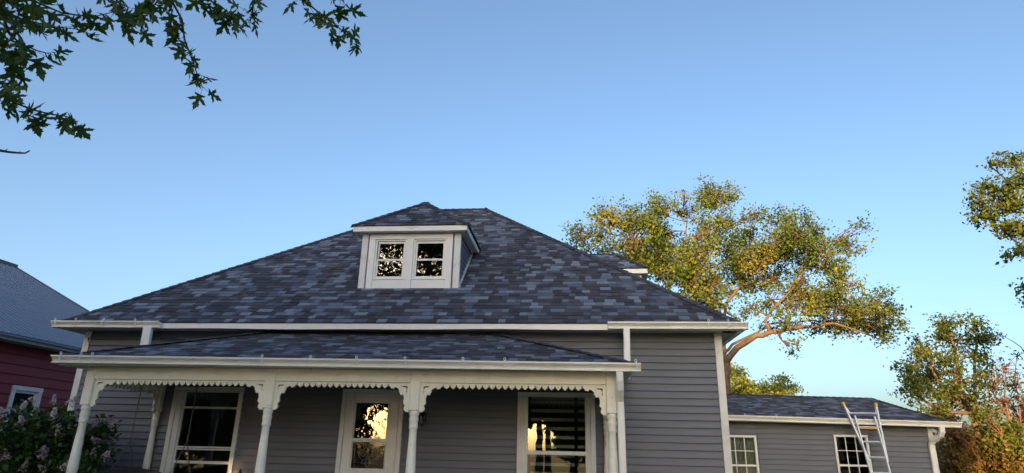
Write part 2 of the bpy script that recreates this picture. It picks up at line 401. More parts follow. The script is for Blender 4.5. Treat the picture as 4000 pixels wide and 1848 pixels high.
# side and back walls (joined boards; none of them faces the photograph)
for nm, O, X, L in (('side_wall', (0, BACK, 0), (0, -1, 0), BACK), ('side_wall', (W, 0, 0), (0, 1, 0), BACK), ('back_wall', (W, BACK, 0), (-1, 0, 0), W)):
    mb = MB(); Xv = Vector(X); Yv = Vector((0, 0, 1)).cross(Xv); Ov = Vector(O)
    def q(x, y, z): return Ov + Xv * x + Yv * y + Vector((0, 0, z))
    a = 0.125; e = L - 0.125 if nm == 'side_wall' else L
    if nm == 'back_wall': a = 0.0
    mb.hexa([q(a,0,.4), q(e,0,.4), q(e,.12,.4), q(a,.12,.4), q(a,0,3.8), q(e,0,3.8), q(e,.12,3.8), q(a,.12,3.8)])
    for k in range(26):
        z = zb + k * S
        if z < .4: continue
        mb.hexa([q(a,-.02,z), q(e,-.02,z), q(e,-.0005,z), q(a,-.0005,z), q(a,-.003,z+S), q(e,-.003,z+S), q(e,-.0005,z+S), q(a,-.0005,z+S)])
    tag(mb.build(nm, M['siding'], house), kind='stuff')
MB().box(0.02, W - .02, 0.02, BACK - .02, 0.0, 0.395).build('foundation', M['concrete'], house)
MB().box(0.13, W - .13, 0.13, BACK - .01, 0.400, 0.43).build('interior_floor', M['room'], house)
MB().box(0.13, W - .13, 0.13, BACK - .01, 3.20, 3.24).build('interior_ceiling', M['room'], house)
MB().box(0.13, W - .13, 4.2, 4.3, 0.44, 3.19).build('interior_partition', M['room'], house)
MB().box(4.4, 4.5, .13, 4.19, 0.44, 3.19).build('interior_partition', M['room'], house)
MB().box(7.9, 8.0, .13, 4.19, 0.44, 3.19).build('interior_partition', M['room'], house)
# corner boards
for x0 in (0.0, W - 0.125):
    m = MB().box(x0 - (0.006 if x0 == 0 else -.001), x0 + 0.125 + (0.006 if x0 else 0), -0.044, 0.12, 0.38, SOFF - 0.004)
    put('corner_board', bevel_mesh(m.mesh('corner_board', M['white']), 0.004), house)
m = MB().add([(0.085,-.0455,3.585),(0.12,-.0455,3.60),(0.128,-.0455,3.57),(0.115,-.0455,3.545),(0.122,-.0455,3.52),(0.105,-.0455,3.49),(0.098,-.0455,3.53),(0.082,-.0455,3.55)], [(0,7,6,5,4,3,2,1)])
tag(m.build('broken_patch', M['drip'], house), 'dark broken chip out of the white corner board')

# windows and door of the porch wall
def win_frame(root_name, x0, x1, z0, z1, casing, glassx, bars, panes, label=None, y=0.0, mat='white', gm='glass', depth=0.0, sill=True):
    w = box_obj(root_name, x0 - .0, x0 + casing, y - 0.052, y + 0.02, z0, z1 - casing * .9, M[mat], house)
    box_obj('casing', x1 - casing, x1, y - 0.052, y + 0.02, z0, z1 - casing * .9, M[mat], w)
    box_obj('head_casing', x0, x1, y - 0.054, y + 0.02, z1 - casing * .9 + .002, z1, M[mat], w)
    gx0, gx1 = glassx; zt = z1 - casing * .9
    # jamb stops
    box_obj('stile', x0 + casing + .001, gx0 - .03, y - 0.028, y + 0.055, z0 + .03, zt - .002, M[mat], w)
    box_obj('stile', gx1 + .03, x1 - casing - .001, y - 0.028, y + 0.055, z0 + .03, zt - .002, M[mat], w)
    box_obj('sash_stile', gx0 - .029, gx0, y - 0.008, y + 0.05, z0 + .03, zt - .002, M[mat], w)
    box_obj('sash_stile', gx1, gx1 + .029, y - 0.008, y + 0.05, z0 + .03, zt - .002, M[mat], w)
    for za, zb_, dy in bars: box_obj('sash_rail', gx0 + .001, gx1 - .001, y - 0.012 + dy, y + 0.05, za, zb_, M[mat], w)
    for za, zb_ in panes: MB().box(gx0 - .01, gx1 + .01, y + 0.022, y + 0.027, za - .005, zb_ + .005).build('pane', M[gm], w)
    if sill: box_obj('sill', x0 - .03, x1 + .03, y - 0.075, y + 0.02, z0 - .045, z0 - .002, M[mat], w)
    if label: w['label'] = label
    return w
win_frame('window', WL[0], WL[1], 0.95, WL[3], 0.085, (2.385, 3.487), [(2.545, 2.567, 0), (2.235, 2.275, .006), (1.515, 1.545, .004), (1.478, 1.506, -.02), (1.235, 1.285, 0), (.98, 1.02, 0)], [(2.275, 2.545), (1.545, 2.235), (1.285, 1.478), (1.02, 1.235)], 'tall porch window with four stacked panes behind the swing')
wr = win_frame('window', WR[0], WR[1], 0.95, WR[3], 0.085, (9.078, 10.118), [(2.545, 2.55, 0), (1.535, 1.602, -.01), (.98, 1.02, 0)], [(1.605, 2.545), (1.02, 1.535)], 'large porch window with striped blind behind the glass')
bl = None
for bx0, bx1 in ((9.12, 9.925), (9.985, 10.11)):
    mb = MB()
    for i in range(12):
        z = 2.49 - i * 0.156; mb.box(bx0, bx1, 0.16 + (.01 if bx0 > 9.5 else 0), 0.162 + (.01 if bx0 > 9.5 else 0), z - .056, z)
    mb.box(bx0, bx1, .15, .185, 2.51, 2.56)
    b_ = mb.build('blind', M['blind'], wr)
# door
dcas = box_obj('door', DR[0], DR[0] + .078, -0.056, 0.02, 0.40, DR[3] - .072, M['white'], house)
dcas['label'] = 'white storm door with two glass panels and leaded ornament'
box_obj('casing', 6.668, DR[1], -0.056, 0.02, 0.40, DR[3] - .072, M['white'], dcas)
box_obj('head_casing', DR[0], DR[1], -0.058, 0.02, DR[3] - .070, DR[3], M['white'], dcas)
sx0, sx1, sz1 = 5.637, 6.655, 2.562
box_obj('door_stile', sx0, 5.808, -0.022, 0.028, 0.43, sz1, M['white'], dcas, .006)
box_obj('door_stile', 6.466, sx1, -0.022, 0.028, 0.43, sz1, M['white'], dcas, .006)
for a, b in ((2.388, sz1), (1.682, 1.752), (1.10, 1.228)): box_obj('door_rail', 5.809, 6.465, -0.020, 0.026, a, b, M['white'], dcas, .006)
box_obj('door_panel', 5.809, 6.465, -0.006, 0.020, 0.43, 1.099, M['white'], dcas)
MB().box(5.80, 6.47, 0.008, 0.013, 1.75, 2.39).build('pane', M['wavy'], dcas)
MB().box(5.80, 6.47, 0.008, 0.013, 1.225, 1.685).build('pane', M['darkglass'], dcas)
for xa in (5.815, 6.444): box_obj('glazing_bead', xa, xa + .015, -.012, .006, 1.23, 1.68, M['white'], dcas, 0); box_obj('glazing_bead', xa, xa + .015, -.012, .006, 1.756, 2.386, M['white'], dcas, 0)
# leaded tulip ornament
mb = MB(); cx, cz = 6.137, 1.46
def came(pts, r=0.0045):
    for s in (-1, 1): mb.tube([(cx + s * x, 0.004, cz + z) for x, z in pts], r, 5)
came([(0, .20), (.05, .13), (.09, .06), (.075, -.01), (0, -.05)])
came([(.02, .19), (.09, .10), (.16, .09), (.185, .02), (.15, -.06), (.09, -.09), (0, -.05)])
came([(.09, .06), (.13, .10), (.14, .0), (.09, -.04), (.05, .03)])
came([(.03, -.06), (.09, -.09), (.13, -.14), (.08, -.16), (.03, -.13)])
came([(0, -.05), (.04, -.12), (.025, -.18), (0, -.215)])
came([(.26, .21), (.26, -.22)], .004)
mb.tube([(cx - .30, .004, cz - .135), (cx + .30, .004, cz - .135)], .004, 5)
mb.build('leaded_ornament', M['lead'], dcas, True)
mb = MB().box(6.60, 6.622, -.05, -.022, 1.20, 1.36); mb.tube([(6.611, -.05, 1.30), (6.611, -.075, 1.30), (6.611, -.075, 1.25)], .008, 6); mb.build('door_handle', M['vinyl'], dcas)
for z in (2.3, 1.5, .7): MB().tube([(5.628, -.055, z - .04), (5.628, -.055, z + .04)], .008, 6).build('hinge', M['metal'], dcas)
# wall lantern and wall hook
lt = empty('wall_lantern', (7.14, -.02, 2.0), 'small black wall lantern beside the porch door', 'lantern')
MB().box(7.09, 7.19, -.03, -.021, 2.06, 2.22).build('back_plate', M['iron'], lt)
mb = MB().tube([(7.14, -.03, 2.2), (7.14, -.09, 2.24), (7.14, -.13, 2.22)], .008, 6)
mb.lathe([(.0, 2.215), (.02, 2.21), (.07, 2.17), (.065, 2.165)], 7.14, -.13, 8).build('hood', M['iron'], lt)
mb = MB()
for i in range(4):
    a = math.pi / 4 + i * math.pi / 2; mb.tube([(7.14 + .06 * math.cos(a), -.13 + .06 * math.sin(a), 2.165), (7.14 + .04 * math.cos(a), -.13 + .04 * math.sin(a), 2.02)], .005, 5)
mb.lathe([(.045, 2.02), (.045, 2.01), (.012, 1.99), (.0, 1.97)], 7.14, -.13, 8).build('cage', M['iron'], lt)
MB().lathe([(.052, 2.16), (.036, 2.025)], 7.14, -.13, 8).build('lamp_glass', M['glass'], lt)
MB().tube([(7.14, -.021, 2.14), (7.14, -.06, 2.14), (7.14, -.09, 2.14)], .01, 6).build('arm', M['iron'], lt)
hk = empty('wall_ornament', (3.74, -.02, .95), 'black iron finial ornament fixed on the siding beside the swing window', 'ornament')
MB().lathe([(.0, 1.17), (.012, 1.16), (.02, 1.145), (.01, 1.13), (.018, 1.12), (.035, 1.10), (.03, 1.06), (.012, 1.05), (.012, .95), (.02, .94), (0, .93)], 3.74, -.055, 8).build('finial', M['iron'], hk, True)
MB().tube([(3.74, -.021, 1.0), (3.74, -.055, 1.0)], .012, 6).build('bracket', M['iron'], hk)

# ---- main roof
ex0, ex1, ey0, ey1 = -OX, W + OX, -OY, BACK + .42
T = 5.52; RZ = EAVE + SLOPE * T; rx0, rx1, ry = ex0 + T + .13, ex1 - T, ey0 + T
c = [(ex0, ey0, EAVE), (ex1, ey0, EAVE), (ex1, ey1, EAVE), (ex0, ey1, EAVE)]; RL = (rx0, ry, RZ); RR = (rx1, ry, RZ)
roof = deck('roof', [(c[0], c[1], RR, RL), (c[1], c[2], RR), (c[2], c[3], RL, RR), (c[3], c[0], RL)], M['deck'], house, .05)
roof['label'] = 'main hip roof of mottled charcoal and slate shingles'
sl = math.sqrt(1 + SLOPE ** 2); VM = T * sl
pf = Plane(c[0], (1, 0, 0), (0, 1, SLOPE), 0, ex1 - ex0, rx0 - ex0, rx1 - ex0, VM)
LW = ey1 - ey0
pr = Plane(c[1], (0, 1, 0), (-1, 0, SLOPE), 0, LW, T, T, VM)
pbk = Plane(c[2], (-1, 0, 0), (0, -(ey1 - ry) / T, SLOPE), 0, ex1 - ex0, ex1 - rx1, ex1 - rx0, (Vector((0, ey1 - ry, T * SLOPE))).length)
plf = Plane(c[3], (0, -1, 0), ((rx0 - ex0) / T, 0, SLOPE), 0, LW, ey1 - ry, ey1 - ry, Vector((rx0 - ex0, 0, T * SLOPE)).length)
rest = MB()
DX0, DX1, DY = 5.335, 7.520, 0.80
ind = lambda p: DX0 < p.x < DX1 and p.y > DY + .03 and p.z < 7.0 and p.y < 3.4 and abs(p.x - 6.43) < max(0, (3.75 - p.y)) * 1.0
shingle(pf, rest, 300, roof, ind); shingle(pr, rest); shingle(pbk, rest); shingle(plf, rest)
tag(rest.build('shingle_courses', M['shingle'], roof), kind='stuff')
cap_line(c[0], RL, pf.N, plf.N, roof); cap_line(c[1], RR, pf.N, pr.N, roof); cap_line(c[2], RR, pr.N, pbk.N, roof); cap_line(c[3], RL, plf.N, pbk.N, roof)
cap_line(RL, RR, pf.N, pbk.N, roof)
# eaves: fascia, drip edge, soffit, gutters
fm = MB()
N_ = 40
for i in range(N_):
    xa = ex0 + .02 + (ex1 - ex0 - .04) * i / N_; xb = ex0 + .02 + (ex1 - ex0 - .04) * (i + 1) / N_
    wv = lambda x: .006 * math.sin(x * .9) + .004 * math.sin(x * 2.3 + 1)
    fm.hexa([(xa, ey0 + .005, 3.718 + wv(xa)), (xb, ey0 + .005, 3.718 + wv(xb)), (xb, ey0 + .03, 3.718 + wv(xb)), (xa, ey0 + .03, 3.718 + wv(xa)), (xa, ey0 + .005, 3.822), (xb, ey0 + .005, 3.822), (xb, ey0 + .03, 3.822), (xa, ey0 + .03, 3.822)])
fm.build('fascia', M['vinyl'], house)
for x in (ex0 + .0, ex1 - .025): MB().box(x, x + .025, ey0 + .032, ey1 - .03, 3.718, 3.822).build('fascia', M['vinyl'], house)
MB().box(ex0, ex1, ey1 - .03, ey1 - .005, 3.718, 3.822).build('fascia', M['vinyl'], house)
MB().box(ex0 - .005, ex1 + .005, ey0 - .012, ey0 + .02, 3.826, 3.838).build('drip_edge', M['drip'], house)
sp = MB().box(0, .296, 0, OY - .034, 0, .008).mesh('soffit_panel', M['soffit'])
for i in range(int((W + .5) / .3)): put('soffit_panel', sp, house, Matrix.Translation((-.25 + i * .3, ey0 + .032, SOFF)))
for x0, x1 in ((ex0 + .026, -.007), (W + .008, ex1 - .026)): MB().box(x0, x1, .0, BACK, SOFF + .001, SOFF + .009).build('side_soffit', M['soffit'], house)
MB().box(ex0 + .026, ex1 - .026, BACK + .001, ey1 - .032, SOFF, SOFF + .008).build('side_soffit', M['soffit'], house)
gy = ey0 - .001
g1 = gutter((ex0 - .10, gy, 3.722), (1.885, gy, 3.716), house, M['gutter'])
g2 = gutter((10.555, gy, 3.722), (ex1 + .10, gy, 3.722), house, M['gutter'])
gutter((ex0 - .001, BACK + .3, 3.722), (ex0 - .001, gy + .002, 3.722), house, M['gutter'])
gutter((ex1 + .001, gy + .002, 3.722), (ex1 + .001, BACK + .3, 3.722), house, M['gutter'])
ds1 = downspout('downspout', [(1.655, -.475, 3.73), (1.66, -.475, 3.5), (1.675, -.475, 2.95)], .17, .10, house, M['vinyl'])
ds2 = downspout('downspout', [(10.885, -.475, 3.73), (10.88, -.475, 3.4), (10.87, -.475, 3.0), (10.86, -.40, 2.86)], .115, .08, house, M['vinyl'])

# ---- front dormer
def fascia_box(name, x0, x1, y0, y1, z0, z1): return box_obj(name, x0, x1, y0, y1, z0, z1, M['vinyl'], house, .003)
zr = lambda y: EAVE + SLOPE * (y - ey0)
db = zr(DY) + .01; dt = 6.035
op = [(5.70, 6.325, 5.02, 5.87), (6.535, 7.20, 5.02, 5.87)]
dw = holes_wall(DX0 + .02, DX1 - .02, db - .05, dt + .06, op, DY + .001, DY + .08).build('dormer_wall', M['siding'], house)
def dormer_side(x, sgn):
    y1 = lambda z: ey0 + (z - EAVE) / SLOPE
    mb = MB()
    mb.add([(x, DY + .08, zr(DY + .08)), (x, y1(dt + .05), dt + .05), (x, DY + .08, dt + .05), (x - sgn * .06, DY + .08, zr(DY + .08)), (x - sgn * .06, y1(dt + .05), dt + .05), (x - sgn * .06, DY + .08, dt + .05)], [(0, 1, 2), (3, 5, 4), (0, 3, 4, 1), (1, 4, 5, 2), (2, 5, 3, 0)])
    wall = mb.build('dormer_side_wall', M['siding'], house)
    z = db + .02
    while z < dt:
        z2 = min(z + S, dt); ya, yb = y1(z) + .02, y1(z2) + .0
        if ya > DY + .1:
            MB().hexa([(x + sgn*.02, DY + .02, z), (x + sgn*.02, ya, z), (x + sgn*.001, ya, z), (x + sgn*.001, DY + .02, z), (x + sgn*.003, DY + .02, z2), (x + sgn*.003, yb, z2), (x + sgn*.001, yb, z2), (x + sgn*.001, DY + .02, z2)]).build('siding_board', M['siding'], wall)
        z += S
    # flashing along the roof line
    MB().hexa([(x + sgn*.001, DY, zr(DY) + .015), (x + sgn*.05, DY, zr(DY) + .015), (x + sgn*.05, 2.45, zr(2.45) + .015), (x + sgn*.001, 2.45, zr(2.45) + .015), (x + sgn*.001, DY, zr(DY) + .05), (x + sgn*.02, DY, zr(DY) + .03), (x + sgn*.02, 2.45, zr(2.45) + .03), (x + sgn*.001, 2.45, zr(2.45) + .05)]).build('step_flashing', M['metal'], wall)
dormer_side(DX1 - .02, 1); dormer_side(DX0 + .02, -1)
for x0, x1 in ((DX0, DX0 + .135), (DX1 - .135, DX1)): box_obj('dormer_corner_board', x0, x1, DY - .025, DY + .079, db - .04, dt - .002, M['white'], house)
# twin sash window: one white frame, mullion and two double-hung sashes
dfw = box_obj('dormer_window', 5.505, 7.350, DY - .040, DY + .01, 5.905, 6.022, M['vinyl'], house); dfw['label'] = 'white twin double-hung window of the front dormer'
box_obj('casing', 5.505, 5.640, DY - .040, DY + .01, db - .03, 5.903, M['vinyl'], dfw)
box_obj('casing', 7.225, 7.350, DY - .040, DY + .01, db - .03, 5.903, M['vinyl'], dfw)
box_obj('mullion', 6.350, 6.492, DY - .042, DY + .01, db - .03, 5.903, M['vinyl'], dfw)
for a, b in ((5.642, 6.348), (6.494, 7.223)): box_obj('apron', a, b, DY - .030, DY + .01, db - .03, 4.995, M['vinyl'], dfw)
for a, b in ((5.642, 6.348), (6.494, 7.223)):
    box_obj('sill', a, b, DY - .045, DY + .01, 4.997, 5.018, M['vinyl'], dfw, .002)
    for xa, xb in ((a, a + .042), (b - .042, b)): box_obj('jamb', xa, xb, DY - .012, DY + .05, 5.02, 5.88, M['vinyl'], dfw, .003)
    box_obj('jamb_head', a, b, DY - .012, DY + .05, 5.872, 5.903, M['vinyl'], dfw, .003)
    for z0_, z1_, yy in ((5.44, 5.868, .028), (5.022, 5.455, .012)):
        ga, gb = a + .046, b - .046
        box_obj('sash_stile', ga, ga + .036, DY + yy - .012, DY + yy + .014, z0_, z1_, M['vinyl'], dfw, .002); box_obj('sash_stile', gb - .036, gb, DY + yy - .012, DY + yy + .014, z0_, z1_, M['vinyl'], dfw, .002)
        box_obj('sash_rail', ga + .037, gb - .037, DY + yy - .012, DY + yy + .014, z0_, z0_ + (.03 if yy > .02 else .055), M['vinyl'], dfw, .002); box_obj('sash_rail', ga + .037, gb - .037, DY + yy - .012, DY + yy + .014, z1_ - (.05 if yy > .02 else .03), z1_, M['vinyl'], dfw, .002)
        MB().box(ga + .03, gb - .03, DY + yy - .003, DY + yy + .001, z0_ + .02, z1_ - .02).build('pane', M['oldglass'], dfw)
MB().box(DX0 + .1, DX1 - .1, DY + .65, DY + .68, db + .55, dt).build('attic_partition', M['roomdark'], house)
# dormer eaves and roof
ax0, ax1, ay = 5.150, 7.700, 0.585; AZ = 6.165; HW = (ax1 - ax0) / 2; AP = Vector(((ax0 + ax1) / 2, ay + HW, AZ + SLOPE * HW))
yv = ey0 + (AZ - EAVE) / SLOPE; yr = ey0 + (AP.z - EAVE) / SLOPE
fascia_box('dormer_fascia', ax0 + .02, ax1 - .02, ay + .005, ay + .027, 6.035, 6.145)
for x in (ax0 + .02, ax1 - .042): fascia_box('dormer_fascia', x, x + .022, ay + .028, yv - .1, 6.035, 6.145)
MB().box(ax0 + .01, ax1 - .01, ay - .006, ay + .03, 6.148, 6.158).build('drip_edge', M['drip'], house)
sp2 = MB().box(0, .137, 0, .185, 0, .006).mesh('soffit_panel', M['soffit'])
for i in range(17): put('soffit_panel', sp2, house, Matrix.Translation((ax0 + .05 + i * .143, ay + .029, 6.040)))
for x0, x1 in ((ax0 + .043, DX0 + .018), (DX1 - .018, ax1 - .043)): MB().box(x0, x1, DY + .02, yv - .1, 6.041, 6.047).build('dormer_soffit', M['soffit'], house)
MB().tube([(6.43, ay - .002, 6.10), (6.46, ay - .006, 6.093), (6.50, ay - .003, 6.10), (6.545, ay - .004, 6.118)], .009, 5).build('cable_hook', M['clip'], house)
d0, d1 = (ax0, ay, AZ), (ax1, ay, AZ); e0, e1 = (ax0, yv, AZ), (ax1, yv, AZ); rb = (AP.x, yr, AP.z)
droof = deck('dormer_roof', [(d0, d1, AP), (d1, e1, rb, AP), (e0, d0, AP, rb)], M['deck'], house, .03)
dvm = HW * sl; mb = MB()
p1 = Plane(d0, (1, 0, 0), (0, 1, SLOPE), 0, 2*HW, HW, HW, dvm)
p2 = Plane(d1, (0, 1, 0), (-1, 0, SLOPE), 0, yv - ay, HW, yr - ay, dvm)
p3 = Plane(e0, (0, -1, 0), (1, 0, SLOPE), 0, yv - ay, yv - yr, yv - ay - HW, dvm)
for p in (p1, p2, p3): shingle(p, mb)
tag(mb.build('shingle_courses', M['shingle'], droof), kind='stuff')
cap_line(d0, AP, p1.N, p3.N, droof); cap_line(d1, AP, p1.N, p2.N, droof); cap_line(AP, rb, p2.N, p3.N, droof)

# ---- side dormer on the right slope (faces +x)
bx, by0, by1, BZ = 11.87, 4.34, 5.86, 6.235; BH = .76; bc = 5.10
BP = Vector((bx - BH, bc, BZ + SLOPE * BH)); xv = ex1 - (BZ - EAVE) / SLOPE; xr = ex1 - (BP.z - EAVE) / SLOPE
f0, f1 = (bx, by0, BZ), (bx, by1, BZ); h0, h1 = (xv, by0, BZ), (xv, by1, BZ); hb = (xr, bc, BP.z)
sroof = deck('dormer_roof', [(f0, f1, BP), (f1, h1, hb, BP), (h0, f0, BP, hb)], M['deck'], house, .03); mb = MB()
q1 = Plane(f0, (0, 1, 0), (-1, 0, SLOPE), 0, 2*BH, BH, BH, BH * sl)
q2 = Plane(f1, (-1, 0, 0), (0, -1, SLOPE), 0, bx - xv, BH, bx - xr, BH * sl)
q3 = Plane(h0, (1, 0, 0), (0, 1, SLOPE), 0, bx - xv, xr - xv, bx - xv - BH, BH * sl)
for p in (q1, q2, q3): shingle(p, mb)
tag(mb.build('shingle_courses', M['shingle'], sroof), kind='stuff')
cap_line(f0, BP, q1.N, q3.N, sroof, .10); cap_line(f1, BP, q1.N, q2.N, sroof, .10); cap_line(BP, hb, q2.N, q3.N, sroof, .10)
fascia_box('dormer_fascia', xv + .1, bx - .02, by0 + .02, by0 + .042, 6.09, 6.215); fascia_box('dormer_fascia', xv + .1, bx - .02, by1 - .042, by1 - .02, 6.09, 6.215); fascia_box('dormer_fascia', bx - .019, bx - .001, by0 + .02, by1 - .02, 6.09, 6.215)
MB().box(xv + .2, bx - .02, by0 + .043, by1 - .043, 6.100, 6.106).build('dormer_soffit', M['soffit'], house)
zx = lambda x: EAVE + SLOPE * (ex1 - x)
mb = MB()
for y in (4.52, 5.68 - .06): mb.hexa([(11.70, y, zx(11.70)), (11.70, y + .06, zx(11.70)), (xv, y + .06, 6.10), (xv, y, 6.10), (11.70, y, 6.10), (11.70, y + .06, 6.10), (xv, y + .06, 6.102), (xv, y, 6.102)])
mb.box(11.64, 11.699, 4.521, 5.679, zx(11.64), 6.099).build('dormer_side_wall', M['siding'], house)
box_obj('dormer_corner_board', 11.56, 11.72, 4.495, 4.519, zx(11.72), 6.098, M['white'], house); box_obj('dormer_corner_board', 11.70, 11.724, 4.519, 4.64, zx(11.72), 6.098, M['white'], house)

# ---- porch
PX0, PX1, PYE = 1.45, 10.85, -2.22
pz = lambda x: 2.925 - 0.0058 * (x - PX0)
A0 = Vector((PX0, PYE, pz(PX0))); A1 = Vector((PX1, PYE, pz(PX1))); TL = Vector((4.14, -.002, 3.745)); TR = Vector((8.36, -.002, 3.72)); B0 = Vector((PX0, -.002, pz(PX0))); B1 = Vector((PX1, -.002, pz(PX1)))
proof = deck('porch_roof', [(A0, A1, TR, TL), (A1, B1, TR), (B0, A0, TL)], M['deck'], house, .03)
Vv = Vector((0, -PYE - .002, .82)); Uv = (A1 - A0).normalized(); vm = Vv.length; mb = MB()
fpl = Plane(A0, Uv, Vv, 0, (A1 - A0).length, TL.x - PX0, TR.x - PX0, vm)
lw = Vector((TL.x - PX0, 0, .80)); rw = Vector((TR.x - PX1, 0, .83))
lpl = Plane(B0, (0, -1, 0), lw, 0, -PYE, 0, 0.02, lw.length); rpl = Plane(A1, (0, 1, 0), rw, 0, -PYE, -PYE - .02, -PYE, rw.length)
EXPO_ = EXPO
for p in (fpl, lpl, rpl): shingle(p, mb)
tag(mb.build('shingle_courses', M['shingle'], proof), kind='stuff')
cap_line(A0, TL, fpl.N, lpl.N, proof, .11); cap_line(A1, TR, fpl.N, rpl.N, proof, .11)
MB().hexa([(TR.x, -.03, TR.z + .02), (PX1 - .3, -.03, pz(PX1) + .13), (PX1 - .3, -.021, pz(PX1) + .13), (TR.x, -.021, TR.z + .02), (TR.x, -.03, TR.z + .07), (PX1 - .3, -.03, pz(PX1) + .18), (PX1 - .3, -.021, pz(PX1) + .18), (TR.x, -.021, TR.z + .07)]).build('wall_flashing', M['drip'], house)
MB().hexa([(PX0, PYE - .004, pz(PX0) - .022), (PX1, PYE - .004, pz(PX1) - .022), (PX1, PYE + .02, pz(PX1) - .022), (PX0, PYE + .02, pz(PX0) - .022), (PX0, PYE - .004, pz(PX0) - .006), (PX1, PYE - .004, pz(PX1) - .006), (PX1, PYE + .02, pz(PX1) - .006), (PX0, PYE + .02, pz(PX0) - .006)]).build('drip_edge', M['drip'], house)
MB().box(PX0 + .01, PX1 - .01, PYE + .006, PYE + .03, 2.775, 2.868).build('porch_fascia', M['white'], house)
for x in (PX0 + .01, PX1 - .034): MB().box(x, x + .024, PYE + .032, -.022, 2.775, 2.868).build('porch_fascia', M['white'], house)
sp3 = MB().box(0, .296, 0, .19, 0, .008).mesh('soffit_panel', M['soffit'])
for i in range(31): put('soffit_panel', sp3, house, Matrix.Translation((PX0 + .05 + i * .3, PYE + .032, 2.780)))
for x0, x1 in ((PX0 + .036, 1.84), (10.575, PX1 - .036)): MB().box(x0, x1, PYE + .23, -.022, 2.781, 2.789).build('porch_soffit', M['soffit'], house)
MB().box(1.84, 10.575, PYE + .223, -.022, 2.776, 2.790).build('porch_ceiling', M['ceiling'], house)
pg = gutter((1.405, PYE - .006, 2.800), (10.925, PYE - .006, 2.748), house, M['gutter']); pg['label'] = 'long white porch gutter sagging slightly towards its downspout'
downspout('downspout', [(10.615, -2.27, 2.752), (10.617, -2.265, 2.62), (10.62, -2.22, 2.50), (10.622, -2.12, 2.40), (10.625, -2.07, 2.33), (10.63, -2.06, 2.20), (10.632, -2.06, .15)], .105, .075, house, M['vinyl'])
# beams, posts, brackets, sawn trim
PO = [1.913, 5.050, 7.440, 10.500]; PY = -1.95; ZB = 2.580
for i in range(3): box_obj('porch_beam', PO[i] + .081, PO[i+1] - .081, -2.012, -1.89, ZB, 2.774, M['cream'], house, .004)
for x in (PO[0], PO[3]): box_obj('porch_beam', x - .055, x + .055, -1.868, -.142, ZB, 2.774, M['cream'], house, .004)
prof = [(.068,2.152),(.076,2.135),(.078,2.10),(.070,2.08),(.066,2.07),(.074,2.03),(.076,2.01),(.070,1.99),(.066,1.93),(.071,1.92),(.071,1.895),(.062,1.88),(.058,1.87),(.061,1.67),(.065,1.665),(.061,1.655),(.065,1.645),(.061,1.635),(.065,1.625),(.0765,1.22),(.080,1.215),(.075,1.20),(.080,1.19),(.075,1.18),(.080,1.17),(.077,1.15),(.079,.95),(.083,.93),(.083,.90),(.07,.88),(.07,.85)][::-1]
for x, y in [(p, PY) for p in PO] + [(1.905, -.085), (10.500, -.085)]:
    hw = .08 if y < -1 else .062
    sh = MB().lathe([(r * (1 if y < -1 else .85), z) for r, z in prof], x, y, 20).build('porch_post', M['cream'], house, True)
    m = MB().box(x - hw, x + hw, y - hw, y + hw, 2.153, 2.774).mesh('post_head', M['cream']); put('post_head', bevel_mesh(m, .012), sh)
    m = MB().box(x - hw, x + hw, y - hw, y + hw, .362, .849).mesh('post_foot', M['cream']); put('post_foot', bevel_mesh(m, .012), sh)
BR = [(0, 0), (.365, 0), (.365, .009), (.346, .054), (.330, .058), (.314, .09), (.293, .088), (.275, .099), (.262, .09), (.259, .073), (.240, .070), (.218, .079), (.195, .095), (.173, .115), (.182, .128), (.179, .143), (.165, .150), (.162, .175), (.147, .192), (.130, .185), (.122, .169), (.102, .20), (.092, .239), (.096, .28), (.105, .31), (.09, .332), (.07, .340), (.072, .360), (.086, .385), (.083, .419), (.065, .430), (.051, .447), (0, .447)]
HO = [(.150, .049), (.048, .052), (.050, .160), (.062, .150), (.068, .132), (.054, .118), (.052, .102), (.066, .092), (.072, .074), (.092, .066), (.115, .074), (.128, .062)]
brm = outline('bracket', [[(u, -v) for u, v in BR], [(u, -v) for u, v in HO]], .032, M['cream'])
def bracket(x, y, dx, dy):
    X = Vector((dx, dy, 0)); Z = Vector((0, 0, 1)); put('bracket', brm, house, frame4(X, Z.cross(X), Z, (x, y, ZB - .001)))
def trim(L):
    n = max(3, round(L / .102)); p = L / n; pts = [(0, 0), (0, -.052)]
    for i in range(n):
        x = i * p; pts.append((x + p * .5, -.091))
        if i < n - 1: pts += [(x + p - .007, -.050), (x + p - .014, -.041), (x + p - .008, -.030), (x + p + .008, -.030), (x + p + .014, -.041), (x + p + .007, -.050)]
    pts += [(L, -.052), (L, 0)]; return outline('sawn_trim', [pts], .022, M['cream'])
for i in range(3):
    a, b = PO[i] + .081, PO[i+1] - .081
    bracket(a, PY - .02, 1, 0); bracket(b, PY - .02, -1, 0)
    put('sawn_trim', trim(b - a - .734), house, Matrix.Translation((a + .367, PY - .02, ZB - .001)))
for x in (PO[0], PO[3]):
    bracket(x, PY + .081, 0, 1); bracket(x, -.149, 0, -1)
    put('sawn_trim', trim(1.72 - .734 - .002), house, frame4((0, 1, 0), (-1, 0, 0), (0, 0, 1), (x, PY + .081 + .368, ZB - .001)))
# porch floor and steps (below the picture)
mb = MB()
for i in range(64): mb.box(1.70 + i * .14, 1.836 + i * .14, -2.15, -.03, .325, .360)
tag(mb.build('porch_floor', M['deckwood'], house), kind='stuff')
MB().box(1.72, 10.64, -2.1, -.03, .001, .322).build('porch_skirt', M['concrete'], house)
for i in range(2): box_obj('porch_step', 5.2, 6.9, -2.16 - .3 * (2 - i), -2.11, .001, .13 + .115 * i, M['concrete'], house, .01)

